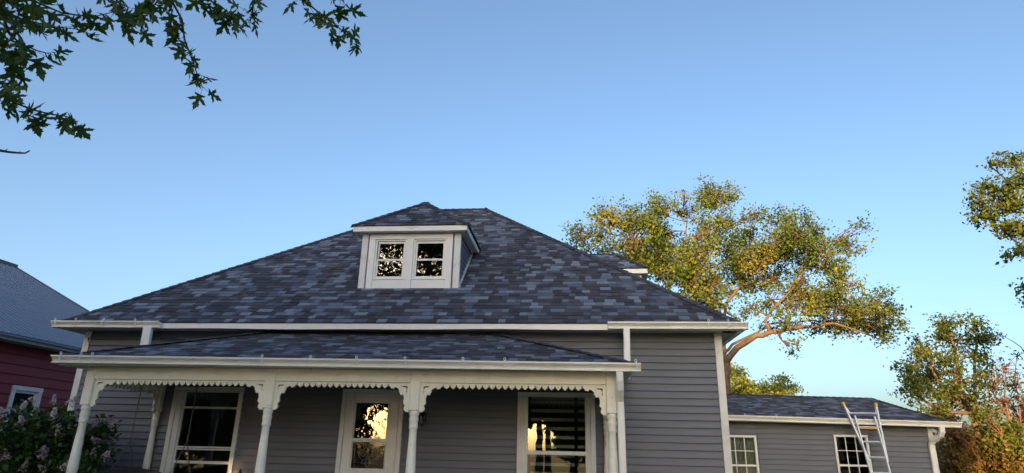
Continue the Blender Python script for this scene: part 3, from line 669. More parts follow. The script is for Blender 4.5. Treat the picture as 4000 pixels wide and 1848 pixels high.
# ---- string-light clips on the gutters
cm = MB(); cm.tube([(0, -.002, .0), (.012, -.006, .012), (.018, -.008, .032), (.006, -.008, .05), (-.010, -.008, .046), (-.016, -.008, .030), (-.006, -.006, .012), (0, -.003, 0)], .0065, 5)
cm.tube([(0, -.012, .004), (0, -.014, -.03), (-.004, -.008, -.055), (.004, -.006, -.07)], .008, 5); cm.tube([(-.014, -.016, -.075), (.0, -.012, -.062), (.014, -.016, -.075)], .008, 5)
cm.box(-.008, .008, -.014, .03, -.004, .002)
CLIP = cm.mesh('gutter_clip', M['clip'])
def clips(pts, label, group):
    for x, y, z in pts:
        tilt = Matrix.Rotation(random.uniform(-.35, .35), 4, 'Y')
        tag(put('gutter_clip', CLIP, None, Matrix.Translation((x, y, z)) @ tilt), label, 'clip', group)
clips([(x, ey0 - .118, 3.845) for x in (-.29, .14, .725, 1.40)], 'pale plastic light clip on the short main eave gutter beside the red house', 'clips on the left eave gutter')
clips([(x, ey0 - .118, 3.845) for x in (12.33, 12.67)], 'pale plastic light clip on the main eave gutter above the wide siding panel', 'clips on the right eave gutter')
gz = lambda x: 2.800 + .124 - .052 * (x - 1.405) / 9.52
clips([(x, PYE - .125, gz(x)) for x in (1.572, 1.925, 2.13, 5.02, 5.817, 6.57, 7.34, 8.25, 8.89, 10.86)], 'pale plastic light clip hooked on the porch gutter', 'clips along the porch gutter')

# ---- porch swing
sw = empty('porch_swing', (2.65, -1.2, .7), 'dark porch swing with curved back hanging on metal chains', 'porch swing')
lp = []; 
for i in range(14):
    a = 2 * math.pi * i / 14; lp.append((.0105 * math.sin(a), 0, .021 * math.cos(a) * 1.15))
LINK = MB().tube(lp + lp[:2], .005, 5, False).mesh('link', M['chain'], True)
def chain(A, B):
    A, B = Vector(A), Vector(B); d = (B - A); L = d.length; d.normalize(); n = int(L / .040); a = d.orthogonal().normalized(); b = d.cross(a)
    anchor = MB().tube([A, A + d * .012], .006, 6).build('chain', M['chain'], sw)
    for i in range(n):
        X, Y = (a, b) if i % 2 else (b, -a)
        put('link', LINK, anchor, frame4(X, Y, d, A + d * (L * (i + .5) / n)))
for x in (2.14, 3.20):
    J = (x + .01, -1.03, 1.63); chain((x, -1.0, 2.775), J); chain(J, (x + .06, -1.45, 1.10)); chain(J, (x - .02, -.72, 1.06))
ar = [(1.9 + 1.5 * i / 16, 1.0 + .185 * math.sin(math.pi * (i / 16)) ** .7) for i in range(17)]
MB().extrude(ar + [(3.4, .62), (1.9, .62)], -1.50, -1.44, lambda u, v, t: (u, t, v)).build('backrest', M['black'], sw)
box_obj('seat', 1.95, 3.35, -1.43, -.75, .66, .74, M['black'], sw, .01)
for x in (1.92, 3.30): box_obj('armrest', x, x + .07, -1.43, -.68, .98, 1.03, M['black'], sw, .008); box_obj('arm_support', x + .01, x + .06, -.76, -.70, .741, .979, M['black'], sw, .005)

# ------------------------------------------------------------ annex on the right
an = empty('annex', (16, 8.5, 0), 'low grey-sided annex with shingle hip roof, grid windows and white gutter', 'building')
AY = 6.0; AX0, AX1 = 12.72, 19.04
w1 = (13.80, 14.645, .60, 2.10); w2 = (16.595, 17.440, .66, 2.160)
aw = holes_wall(AX0, AX1, .2, 2.50, [(13.85, 14.60, .65, 2.05), (16.645, 17.39, .71, 2.11)], AY, AY + .1).build('wall', M['siding'], an)
lap_wall(2.413 - 17 * S, 18, S, lap, AX0, AX1 - .11, [(w1[0] - .04, w1[1] + .04, .5, 2.13), (w2[0] - .04, w2[1] + .04, .55, 2.19)], aw, O=(0, AY, 0), zmin=.2, zmax=2.50, joint=True)
for nm, b in (('end_wall', (AX1 - .1, AX1, AY + .101, 11.0, .2, 2.5)), ('back_wall', (AX0, AX1 - .101, 10.9, 11.0, .2, 2.5)), ('foundation', (AX0, AX1, AY + .02, 11.0, 0, .199)), ('interior_floor', (AX0, AX1 - .11, AY + .11, 10.89, .2, .22))):
    MB().box(*b).build(nm, M['siding'] if 'wall' in nm else M['concrete'], an)
MB().box(AX0, AX1 - .11, 9.0, 9.05, .23, 2.49).build('interior_partition', M['room'], an)
box_obj('corner_board', AX1 - .109, AX1 + .012, AY - .044, AY + .1, .2, 2.44, M['white'], an)
R0, R1 = Vector((12.6, 5.62, 2.605)), Vector((19.30, 5.62, 2.505)); RA, RB = Vector((12.6, 8.5, 3.385)), Vector((18.78, 8.5, 3.285)); R2_, R3_ = Vector((19.30, 11.4, 2.505)), Vector((12.6, 11.4, 2.605))
ar_ = deck('roof', [(R0, R1, RB, RA), (R1, R2_, RB), (R2_, R3_, RA, RB)], M['deck'], an, .04); mb = MB()
va = Vector((0, 2.88, .78)); afp = Plane(R0, (R1 - R0), va, 0, (R1 - R0).length, 0, RB.x - R0.x, va.length)
vr = Vector((-.52, 0, .78)); arp = Plane(R1, (0, 1, 0), vr, 0, 5.78, 2.88, 2.88, vr.length)
vb_ = Vector((0, -2.9, .78)); abp = Plane(R2_, (-1, 0, 0), vb_, 0, 6.7, .52, 6.7, vb_.length)
for p in (afp, arp, abp): shingle(p, mb)
tag(mb.build('shingle_courses', M['shingle'], ar_), kind='stuff')
cap_line(R1, RB, afp.N, arp.N, ar_, .1); cap_line(R2_, RB, arp.N, abp.N, ar_, .1); cap_line(RA, RB, afp.N, abp.N, ar_, .1)
MB().hexa([(12.6, 5.63, 2.46), (19.3, 5.63, 2.37), (19.3, 5.655, 2.37), (12.6, 5.655, 2.46), (12.6, 5.63, 2.575), (19.3, 5.63, 2.48), (19.3, 5.655, 2.48), (12.6, 5.655, 2.575)]).build('fascia', M['white'], an)
MB().box(19.275, 19.30, 5.656, 11.3, 2.37, 2.48).build('fascia', M['white'], an)
MB().hexa([(12.6, 5.656, 2.47), (19.27, 5.656, 2.38), (19.27, 5.999, 2.38), (12.6, 5.999, 2.47), (12.6, 5.656, 2.48), (19.27, 5.656, 2.39), (19.27, 5.999, 2.39), (12.6, 5.999, 2.48)]).build('soffit', M['soffit'], an)
gutter((12.62, 5.628, 2.475), (19.56, 5.628, 2.368), an, M['gutter'], h=1.08)
downspout('downspout', [(19.08, 5.56, 2.38), (19.08, 5.565, 2.26), (19.06, 5.62, 2.17), (18.97, 5.82, 2.06), (18.94, 5.90, 1.98), (18.935, 5.92, 1.88), (18.935, 5.92, .1)], .125, .09, an, M['vinyl'])
def grid_window(x0, x1, z0, z1, shade=None):
    w = box_obj('window', x0, x0 + .055, AY - .052, AY + .03, z0, z1 - .056, M['vinyl'], an)
    w['label'] = 'white sash window with grid muntins in the annex wall'
    box_obj('frame', x1 - .055, x1, AY - .052, AY + .03, z0, z1 - .056, M['vinyl'], w); box_obj('frame', x0, x1, AY - .053, AY + .03, z1 - .054, z1, M['vinyl'], w); box_obj('sill', x0 - .02, x1 + .02, AY - .06, AY + .03, z0 - .04, z0 - .001, M['vinyl'], w)
    zm = (z0 + z1) / 2
    box_obj('meeting_rail', x0 + .056, x1 - .056, AY - .02, AY + .03, zm - .025, zm + .025, M['vinyl'], w)
    for za, zb_ in ((z0, zm - .026), (zm + .026, z1 - .056)):
        for i in (1, 2): xx = x0 + .055 + (x1 - x0 - .11) * i / 3; box_obj('muntin', xx - .010, xx + .010, AY + .001, AY + .02, za, zb_, M['vinyl'], w, 0)
        zz = (za + zb_) / 2; box_obj('muntin', x0 + .056, x1 - .056, AY + .0005, AY + .0205, zz - .009, zz + .009, M['vinyl'], w, 0)
        MB().box(x0 + .05, x1 - .05, AY + .022, AY + .026, za, zb_).build('pane', M['glass'], w)
    if shade:
        mb = MB(); n = 18
        for i in range(n):
            xa = x0 + .05 + (x1 - x0 - .1) * i / n; xb = x0 + .05 + (x1 - x0 - .1) * (i + 1) / n; ya = AY + .13 + .02 * (i % 2); yb = AY + .13 + .02 * ((i + 1) % 2)
            mb.add([(xa, ya, z0), (xb, yb, z0), (xb, yb, z1), (xa, ya, z1)], [(0, 1, 2, 3)])
        mb.build('curtain', M['blind'], w)
grid_window(*w1, shade=True); grid_window(*w2)
clips([(14.31, 5.505, 2.572), (15.08, 5.505, 2.560)], 'pale plastic light clip on the annex gutter', 'clips on the annex gutter')

# ---- ladder
ld = empty('ladder', (17.3, 5.0, 0), 'aluminium multi-position ladder with yellow tips leaning on the annex gutter', 'ladder')
ly = lambda z: 5.455 - .24 * (2.5 - z)
def rail(name, x0, z0, x1, z1, dy, w=.046, d=.08, mat='metal'):
    mb = MB(); P = []
    for x, z in ((x0, z0), (x1, z1)):
        y = ly(z) + dy; P += [(x - w/2, y - d/2, z), (x + w/2, y - d/2, z), (x + w/2, y + d/2, z), (x - w/2, y + d/2, z)]
    return put(name, bevel_mesh(mb.hexa(P).mesh(name, M[mat]), .006), ld)
rail('flared_rail', 17.09, 1.52, 16.80, 2.90, 0); rail('flared_rail', 17.505, 1.52, 17.585, 2.89, 0)
rail('tip', 16.80, 2.86, 16.785, 2.95, 0, .058, .10, 'yellow'); rail('tip', 17.584, 2.85, 17.588, 2.94, 0, .058, .10, 'yellow')
rail('inner_rail', 17.075, .03, 16.985, 2.62, -.05, .036, .06); rail('inner_rail', 17.50, .03, 17.46, 2.61, -.05, .036, .06)
for a, b, z, dy in ((16.87, 17.575, 2.68, 0), (16.95, 17.545, 2.335, 0), (17.02, 17.53, 1.985, 0), (17.075, 17.50, 1.62, -.02), (17.06, 17.50, 1.26, -.05), (17.065, 17.50, .90, -.05), (17.07, 17.50, .55, -.05), (17.07, 17.50, .2, -.05)):
    MB().tube([(a, ly(z) + dy, z), (b, ly(z) + dy, z)], .025, 8).build('rung', M['metal'], ld)
for sx, x in ((1, 16.855), (-1, 17.578)): MB().tube([(x, ly(2.80), 2.80), (x + sx * .05, ly(2.68), 2.69)], .011, 6).build('brace', M['metal'], ld)
MB().box(16.95, 17.52, ly(2.32) - .012, ly(2.32) + .012, 2.300, 2.318).build('spreader', M['yellow'], ld)
for x in (17.075, 17.50): box_obj('foot', x - .03, x + .03, ly(.03) - .10, ly(.03) - .0, 0.001, .035, M['iron'], ld, .004)

# ------------------------------------------------------------ red neighbour house
nb = empty('red_house', (-11, 2, 0), 'maroon lap-sided house with blue-grey ribbed metal roof', 'house')
NX = -4.0; NY0, NY1 = -6.0, 8.75; wy0, wy1, wz0, wz1 = 2.80, 3.74, 1.75, 2.875
mb = MB()  # wall facing +x with one window opening
for b in ((NX - .1, NX, NY0, wy0 + .05, .3, 3.95), (NX - .1, NX, wy1 - .05, NY1, .3, 3.95), (NX - .1, NX, wy0 + .05, wy1 - .05, .3, wz0 + .05), (NX - .1, NX, wy0 + .05, wy1 - .05, wz1 - .05, 3.95)): mb.box(*b)
nw = mb.build('side_wall', M['red'], nb)
rlap = lap_mesh(.24, M['red'], proud=.036, gap=.022)
lap_wall(3.38 - .24 * 12, 15, .24, rlap, NY0, NY1, [(wy0 - .02, wy1 + .02, wz0, wz1 + .02)], nw, O=(NX, 0, 0), X=(0, 1, 0), zmin=.3, zmax=3.9)
NRX, NRZ = -11.2, 7.82; EX, EZ = -3.6, 4.02
for y in (NY0, NY1 - .1):
    MB().add([(NX - .101, y, .3), (-18.4, y, .3), (-18.4, y, 4.1), (NRX, y, NRZ - .12), (NX - .101, y, 4.1), (NX - .101, y + .1, .3), (-18.4, y + .1, .3), (-18.4, y + .1, 4.1), (NRX, y + .1, NRZ - .12), (NX - .101, y + .1, 4.1)], [(0,1,2,3,4), (9,8,7,6,5), (0,5,6,1), (1,6,7,2), (2,7,8,3), (3,8,9,4), (4,9,5,0)]).build('gable_wall', M['red'], nb)
MB().box(-18.4, -18.3, NY0 + .101, NY1 - .101, .3, 4.0).build('side_wall', M['red'], nb)
MB().box(-18.4, NX - .02, NY0 + .02, NY1 - .02, 0, .299).build('foundation', M['concrete'], nb)
nr = deck('roof', [((EX, NY0 - .3, EZ), (EX, 9.12, EZ), (NRX, 9.12, NRZ), (NRX, NY0 - .3, NRZ)), ((-18.8, 9.12, EZ), (-18.8, NY0 - .3, EZ), (NRX, NY0 - .3, NRZ), (NRX, 9.12, NRZ))], M['metalroof'], nb, .04)
rs = Vector((NRX - EX, 0, NRZ - EZ)); RLn = rs.length; rs.normalize(); rN = Vector((.447, 0, .894))
ribm = MB().extrude([(-.03, 0), (.03, 0), (.013, .022), (-.013, .022)], 0, RLn, lambda a, b, t: (t, a, b)).mesh('rib', M['metalroof'])
for side in (1, -1):
    for i in range(66):
        y = 9.08 - i * .23
        O = (EX if side > 0 else -18.8, y, EZ); X = Vector((rs.x * side, 0, rs.z)); Z = Vector((rN.x * side, 0, rN.z))
        put('rib', ribm, nr, frame4(X, Z.cross(X), Z, O))
MB().box(NRX - .2, NRX + .2, NY0 - .3, 9.12, NRZ - .08, NRZ + .03).build('ridge_flashing', M['brownmetal'], nr)
MB().hexa([(EX + .005, 9.0, EZ - .12), (EX + .005, 9.125, EZ - .12), (NRX, 9.125, NRZ - .12), (NRX, 9.0, NRZ - .12), (EX + .005, 9.0, EZ + .035), (EX + .005, 9.125, EZ + .035), (NRX, 9.125, NRZ + .035), (NRX, 9.0, NRZ + .035)]).build('rake_trim', M['brownmetal'], nr)
MB().box(EX - .03, EX - .005, NY0 - .28, 9.1, EZ - .17, EZ - .025).build('fascia', M['brownmetal'], nb)
MB().box(NX, EX - .031, NY0 - .28, 9.1, EZ - .165, EZ - .155).build('soffit', M['soffit'], nb)
M['greygut'] = plain('grey_blue_gutter', (0.26, 0.29, 0.32), 0.35, 0.08)
gutter((EX - .004, NY0 - .3, EZ - .175), (EX - .004, 9.1, EZ - .175), nb, M['greygut'])
nwin = box_obj('window', NX, NX + .05, wy0, wy0 + .11, wz0, wz1 - .111, M['vinyl'], nb); nwin['label'] = 'white framed window in the maroon wall above the lilac'
box_obj('casing', NX, NX + .05, wy1 - .11, wy1, wz0, wz1 - .111, M['vinyl'], nwin); box_obj('head_casing', NX, NX + .052, wy0, wy1, wz1 - .11, wz1, M['vinyl'], nwin); box_obj('sill', NX, NX + .06, wy0 - .02, wy1 + .02, wz0 - .04, wz0 - .001, M['vinyl'], nwin)
box_obj('sash', NX - .05, NX + .01, wy0 + .111, wy1 - .111, wz1 - .17, wz1 - .112, M['vinyl'], nwin); box_obj('sash', NX - .05, NX + .01, wy0 + .111, wy1 - .111, 2.28, 2.32, M['vinyl'], nwin)
for y in (wy0 + .111, wy1 - .151): box_obj('sash', NX - .05, NX + .008, y, y + .04, wz0, wz1 - .171, M['vinyl'], nwin)
MB().box(NX - .03, NX - .026, wy0 + .12, wy1 - .12, wz0, wz1 - .12).build('pane', M['glass'], nwin)
mb = MB()
for i in range(26): mb.box(NX - .10, NX - .075, wy0 + .1, wy1 - .1, wz0 + i * .042, wz0 + i * .042 + .03)
mb.build('blind', M['blind'], nwin)

# ------------------------------------------------------------ foliage helpers
def leaf_mesh(name, C, L, Wd, mat, tones, up=0.35, ax=None):
    """many small rhombic leaves: centres C (n,3), length L (n), width Wd"""
    n = len(C); a = rng.normal(size=(n, 3)) if ax is None else ax + rng.normal(size=(n, 3)) * .5
    a[:, 2] -= up; a /= np.linalg.norm(a, axis=1)[:, None]
    b = np.cross(a, rng.normal(size=(n, 3)) + [0, 0, .8]); b /= np.linalg.norm(b, axis=1)[:, None] + 1e-9
    nn = np.cross(a, b)
    L = L[:, None]; Wd = Wd[:, None]
    V = np.stack([C - a * L * .5, C - a * L * .05 + b * Wd * .5 + nn * Wd * .12, C + a * L * .5, C - a * L * .05 - b * Wd * .5 + nn * Wd * .12], 1).reshape(-1, 3)
    me = bpy.data.meshes.new(name); me.vertices.add(4 * n); me.vertices.foreach_set('co', V.ravel().astype(np.float32))
    me.loops.add(4 * n); me.loops.foreach_set('vertex_index', np.arange(4 * n, dtype=np.int32))
    me.polygons.add(n); me.polygons.foreach_set('loop_start', np.arange(0, 4 * n, 4, dtype=np.int32)); me.polygons.foreach_set('loop_total', np.full(n, 4, dtype=np.int32))
    at = me.attributes.new('tone', 'FLOAT', 'FACE'); at.data.foreach_set('value', tones.astype(np.float32))
    me.materials.append(mat); me.update(calc_edges=True); me.validate(); return me
def curve_pts(A, B, k=5, sag=.12):
    A, B = Vector(A), Vector(B); L = (B - A).length; o = Vector((random.gauss(0, 1), random.gauss(0, 1), random.gauss(0, .6))) * L * sag
    return [A.lerp(B, i / (k - 1)) + o * math.sin(math.pi * i / (k - 1)) for i in range(k)]
def tree(name, label, limbs, radii, lobes, leaf, bark, leafmat, cat='tree', group=None, dens=60, cl=9, base=None, spread=.20, twigs=1.0, up=.35, shell=.55, tonebias=0.0):
    """limbs: polylines; lobes: (x,y,z,r,density). Leaves gather in small clumps at twig ends."""
    root = empty(name, base or tuple(limbs[0][0][:2]) + (0,), label, cat, group)
    mb = MB(); pts = []
    for pl, (r0, r1) in zip(limbs, radii):
        P = []
        for i in range(len(pl) - 1):
            a, b = Vector(pl[i]), Vector(pl[i+1]); m = max(2, int((b - a).length / .5))
            for k in range(m): P.append(a.lerp(b, k / m) + (Vector((random.gauss(0, .03), random.gauss(0, .03), random.gauss(0, .03))) if i or k else Vector((0, 0, 0))))
        P.append(Vector(pl[-1])); n = len(P)
        mb.tube(P, [r0 + (r1 - r0) * i / (n - 1) for i in range(n)], 9)
        pts += [(p, r0 + (r1 - r0) * i / (n - 1)) for i, p in enumerate(P)]
    if base: pts = pts
    CC = []; LL = []; TT = []
    for x, y, z, r, d in lobes:
        c = Vector((x, y, z)); p, pr_ = min(pts, key=lambda q: (q[0] - c).length + max(0, q[0].z - c.z) * .6)
        br = curve_pts(p, c, 6); r0 = min(pr_ * .75, .05 + .02 * (c - p).length)
        mb.tube(br, [r0, .018], 5)
        nc = max(4, int(dens * r * r * (.6 + .4 * d)))
        lb_ = rng.normal(0, .15)
        subs = [(np.array(c) + rng.normal(size=3) * r * .42, r * rng.uniform(.45, .75)) for _k in range(5)]
        for _ in range(nc):
            sc_, sr_ = subs[rng.integers(5)]
            v = rng.normal(size=3); v /= np.linalg.norm(v); t = shell + (1 - shell) * rng.random() if rng.random() < .75 else rng.random() * shell
            q = sc_ + v * sr_ * t * np.array([1.1, 1.1, .9])
            if rng.random() < twigs:
                s = br[random.choice([3, 4, 5])]; mb.tube(curve_pts(s, Vector(q), 4, .10), [.020, .006], 3, False)
            k = max(1, int(cl * d * rng.uniform(.5, 1.5))) if rng.random() < min(1, .35 + d) else 0
            if k:
                CC.append(q + rng.normal(size=(k, 3)) * spread * np.array([1, 1, .75])); LL.append(rng.uniform(.5, 1.45, k) * leaf)
                TT.append(np.clip(rng.normal(.47 + tonebias + lb_, .18) + rng.normal(0, .10, k), 0, 1))
    tk = mb.build('trunk', bark, root, True)
    C_ = np.concatenate(CC); L_ = np.concatenate(LL); T_ = np.concatenate(TT)
    cr = put('crown', leaf_mesh('crown', C_, L_, L_ * rng.uniform(.55, .8, len(L_)), leafmat, T_, up), root); tag(cr, kind='stuff')
    return root
BIG = [(10.29, 14.68, 10.5, 0.85, 1), (11.71, 14.02, 11.24, 0.88, 1), (11.17, 15.48, 10.85, 0.79, 1), (12.01, 14.28, 10.0, 1.17, 1), (13.0, 13.83, 11.06, 0.91, 1), (13.73, 15.51, 12.04, 0.88, 1), (13.82, 18.09, 11.5, 1.24, 1), (16.92, 17.5, 13.46, 1.09, 1.5), (16.8, 17.33, 12.39, 0.93, 1.2), (14.85, 14.61, 12.69, 0.6, 0.25), (14.71, 16.18, 12.28, 0.99, 0.7), (15.51, 14.88, 10.69, 1.02, 0.8), (14.09, 14.36, 8.97, 1.06, 1), (14.8, 14.03, 8.46, 1.04, 1.2), (15.5, 14.57, 8.18, 0.65, 1), (17.43, 18.14, 10.4, 1.02, 1), (18.25, 17.64, 11.69, 0.83, 1), (18.78, 17.53, 11.07, 0.92, 0.8), (19.81, 17.5, 12.41, 0.83, 1), (19.28, 14.47, 10.68, 0.91, 1), (20.29, 15.05, 10.87, 0.75, 1), (21.93, 16.64, 10.93, 0.88, 1), (19.86, 17.16, 10.65, 1.08, 1), (21.34, 17.77, 10.45, 1.09, 1), (19.24, 17.9, 9.37, 1.0, 1.3), (20.6, 13.93, 8.57, 0.86, 0.8), (22.48, 16.53, 10.34, 0.52, 0.4), (17.87, 16.86, 8.83, 0.79, 0.9), (19.09, 16.03, 7.67, 0.92, 0.8), (20.01, 14.39, 7.39, 0.87, 1), (21.51, 15.87, 7.63, 0.99, 1), (21.75, 13.95, 7.3, 0.84, 1), (24.05, 18.17, 7.41, 0.84, 1), (23.1, 17.83, 7.08, 0.79, 1), (21.21, 16.24, 6.7, 0.66, 0.9), (18.66, 15.0, 5.83, 0.36, 1.2), (18.79, 18.04, 7.2, 0.63, 0.5), (20.23, 16.36, 6.8, 0.59, 0.7), (17.07, 17.91, 8.81, 0.82, 0.7), (17.36, 17.74, 7.58, 0.54, 0.6), (19.97, 16.04, 8.88, 0.76, 0.6), (18.9, 15.57, 10.79, 0.77, 1), (13.22, 16.5, 9.95, 0.98, 1)]
BIG += [(16.1,16.5,9.0,.9,1),(15.9,16,8.0,.8,1),(15.2,16.2,9.6,.9,1),(14.2,15.6,10.2,.9,.9),(17.2,16.8,9.6,.8,.9),(13.2,15.2,9.3,.8,1),(14.6,16.4,8.2,.8,1),(12.6,16.3,10.4,.9,.9),(18.2,16.4,10.4,.8,.9),(20.6,16.3,9.6,.8,.8),(22.9,16.2,7.9,.7,.9),(21.4,15.8,9.4,.7,.9)]
BIG2 = [(17.5, 15.76, 7.78, 0.75, 0.7), (18.48, 16.3, 8.07, 0.77, 0.8), (17.81, 18.12, 9.62, 0.92, 0.8), (18.09, 15.83, 9.54, 0.85, 1), (19.66, 16.04, 8.36, 0.84, 0.8), (20.38, 16.44, 8.45, 0.85, 1), (18.22, 14.42, 6.84, 0.63, 0.6), (19.5, 16.06, 6.91, 0.67, 0.6), (20.94, 16.65, 7.2, 0.76, 0.8), (22.51, 17.46, 7.45, 0.87, 1), (16.46, 13.97, 9.86, 0.81, 1), (17.83, 15.02, 11.52, 0.6, 1), (12.34, 13.95, 10.59, 0.91, 1), (14.5, 17.55, 11.61, 1.03, 0.9), (15.06, 16.97, 10.26, 1.08, 1), (15.1, 13.71, 9.12, 0.88, 1), (16.65, 18.41, 11.27, 0.95, 0.9), (18.21, 18.32, 10.45, 0.93, 1), (18.81, 16.77, 9.98, 0.97, 1), (20.13, 16.58, 10.84, 0.97, 1), (20.37, 14.29, 9.24, 0.88, 1), (20.29, 13.57, 7.76, 0.77, 0.9), (22.15, 16.14, 8.03, 0.75, 1), (15.69, 13.8, 8.48, 0.87, 1), (16.04, 14.45, 7.33, 0.56, 0.7), (13.35, 14.71, 9.6, 1.0, 1), (12.42, 13.65, 9.12, 0.8, 1), (11.11, 15.82, 11.72, 0.72, 1), (23.2, 15.7, 7.35, 0.65, 1), (23.64, 17.71, 6.63, 0.6, 0.8)]
BIG += BIG2
BIGL = [[(15.91, 16.0, 0.96), (16.13, 16.0, 3.58), (16.25, 16.0, 4.72), (16.29, 16.0, 5.31)], [(16.29, 16.0, 5.31), (16.8, 15.9, 5.95), (17.6, 15.7, 6.39), (18.08, 15.5, 6.57), (18.79, 15.2, 6.66), (19.73, 15.0, 6.68), (20.44, 14.8, 6.82), (21.03, 14.6, 6.55), (21.99, 14.5, 6.09)], [(18.08, 15.5, 6.57), (17.95, 15.6, 7.03), (18.35, 15.7, 7.53), (19.31, 15.9, 8.5), (19.73, 16.0, 9.04), (20.62, 16.0, 10.92)], [(16.29, 16.0, 5.31), (16.27, 16.2, 5.75), (16.7, 16.4, 6.14), (17.24, 16.6, 6.41), (18.52, 16.8, 7.14), (20.26, 17.0, 7.35), (21.89, 17.0, 7.27)], [(16.13, 16.0, 3.58), (16.54, 16.8, 7.39), (16.72, 17.0, 8.06), (17.39, 17.0, 8.78), (18.07, 17.0, 9.69), (19.4, 17.2, 10.29), (20.63, 17.2, 11.22)], [(16.13, 16.0, 3.58), (15.77, 17.0, 7.88), (15.38, 17.2, 9.29), (15.45, 17.2, 10.32), (16.38, 17.0, 11.4), (17.01, 17.0, 12.56)], [(16.04, 16.0, 2.47), (14.88, 16.0, 7.23), (13.81, 16.0, 8.98), (13.14, 15.8, 9.74), (12.22, 15.6, 10.88), (11.18, 15.5, 11.14)], [(16.09, 16.0, 3.02), (15.37, 16.4, 7.31), (14.99, 16.5, 10.3), (15.15, 16.5, 11.43), (15.21, 16.5, 12.4), (15.19, 16.5, 13.48)]]
FAR = [(19.72, 29.59, 6.24, 0.61, 1), (19.98, 27.97, 5.9, 0.67, 1), (20.75, 28.83, 5.67, 0.68, 1), (22.13, 31.88, 5.62, 0.64, 1), (19.11, 27.26, 5.18, 0.74, 1), (19.89, 27.28, 5.03, 0.74, 1), (22.9, 30.76, 5.97, 0.62, 1), (22.63, 28.68, 5.35, 0.51, 1), (22.41, 30.21, 5.31, 0.52, 1), (19.17, 29.83, 6.09, 0.7, 1)]
FARL = [[(20.36, 30.0, 2.92), (20.43, 30.0, 4.59), (20.47, 30.0, 5.95)], [(20.36, 30.0, 2.92), (22.36, 30.0, 4.62), (22.74, 30.0, 5.8)], [(20.36, 30.0, 2.92), (19.71, 30.0, 5.0), (19.8, 30.0, 6.12)]]
MED = [(22.89, 11.5, 6.04, 0.39, 1), (24.0, 13.59, 5.95, 0.48, 1), (23.59, 11.03, 6.0, 0.34, 1), (23.96, 11.72, 5.69, 0.44, 1), (21.92, 11.05, 5.18, 0.43, 1), (22.36, 12.43, 5.75, 0.25, 1), (22.72, 11.28, 4.98, 0.53, 0.8), (23.83, 11.54, 5.12, 0.43, 1), (25.09, 12.79, 5.98, 0.26, 1), (21.38, 11.43, 4.42, 0.43, 1), (21.36, 12.19, 4.71, 0.2, 0.7), (23.06, 13.29, 4.6, 0.62, 1), (22.59, 10.72, 4.21, 0.51, 0.8), (20.61, 10.6, 3.73, 0.23, 0.8), (21.47, 11.13, 3.69, 0.47, 1), (23.19, 12.85, 3.67, 0.6, 1), (24.32, 12.37, 4.56, 0.45, 1), (23.06, 11.16, 3.63, 0.51, 0.7), (22.06, 11.46, 3.09, 0.52, 1)]
MEDL = [[(23.57, 12.0, 1.21), (23.57, 12.0, 2.27), (23.47, 12.0, 3.14), (23.27, 12.0, 3.98), (23.3, 12.0, 5.09), (23.26, 12.0, 6.13)], [(23.79, 12.4, 2.28), (23.91, 12.4, 3.55), (24.13, 12.4, 4.9), (24.4, 12.4, 6.16)], [(23.36, 11.8, 3.13), (22.55, 11.8, 3.86), (22.27, 11.8, 4.81), (22.12, 11.8, 5.59)], [(23.19, 11.5, 3.11), (22.19, 11.5, 3.18), (21.49, 11.5, 3.82), (21.11, 11.5, 4.52)]]
RED = [(23.55, 9.86, 4.43, 0.4, 0.3), (24.36, 10.42, 4.87, 0.32, 0.3), (22.98, 9.59, 3.84, 0.44, 0.4), (24.37, 10.89, 3.98, 0.46, 0.4), (24.2, 11.29, 3.47, 0.51, 0.5), (24.81, 11.41, 3.4, 0.47, 0.5), (23.54, 10.97, 3.08, 0.41, 0.5), (24.36, 11.42, 2.85, 0.56, 0.6)]
REDL = [[(23.21, 10.5, 1.24), (23.42, 10.5, 2.03), (23.73, 10.5, 2.89), (23.79, 10.5, 3.76), (23.89, 10.5, 4.65)], [(24.05, 10.5, 2.26), (24.07, 10.5, 3.11), (24.17, 10.5, 3.98), (24.43, 10.5, 4.98)], [(23.73, 10.5, 2.89), (23.47, 10.5, 3.67), (23.66, 10.5, 4.38)], [(24.29, 9.5, 4.53), (24.0, 9.5, 4.92), (23.7, 9.5, 5.18), (23.35, 9.5, 5.49)]]
SHR = [(20.76, 8.43, 2.43, 0.45, 1), (21.29, 8.86, 1.98, 0.49, 1), (22.49, 9.95, 2.42, 0.52, 1), (22.75, 9.64, 2.22, 0.55, 1), (22.96, 9.06, 2.41, 0.54, 1), (21.41, 9.91, 1.78, 0.47, 1), (21.24, 9.39, 1.27, 0.58, 1), (22.05, 9.71, 1.52, 0.55, 1), (22.16, 8.87, 1.53, 0.53, 1), (22.66, 8.71, 1.7, 0.56, 1), (22.73, 9.11, 1.24, 0.53, 1), (22.02, 8.62, 2.85, 0.37, 0.8)]
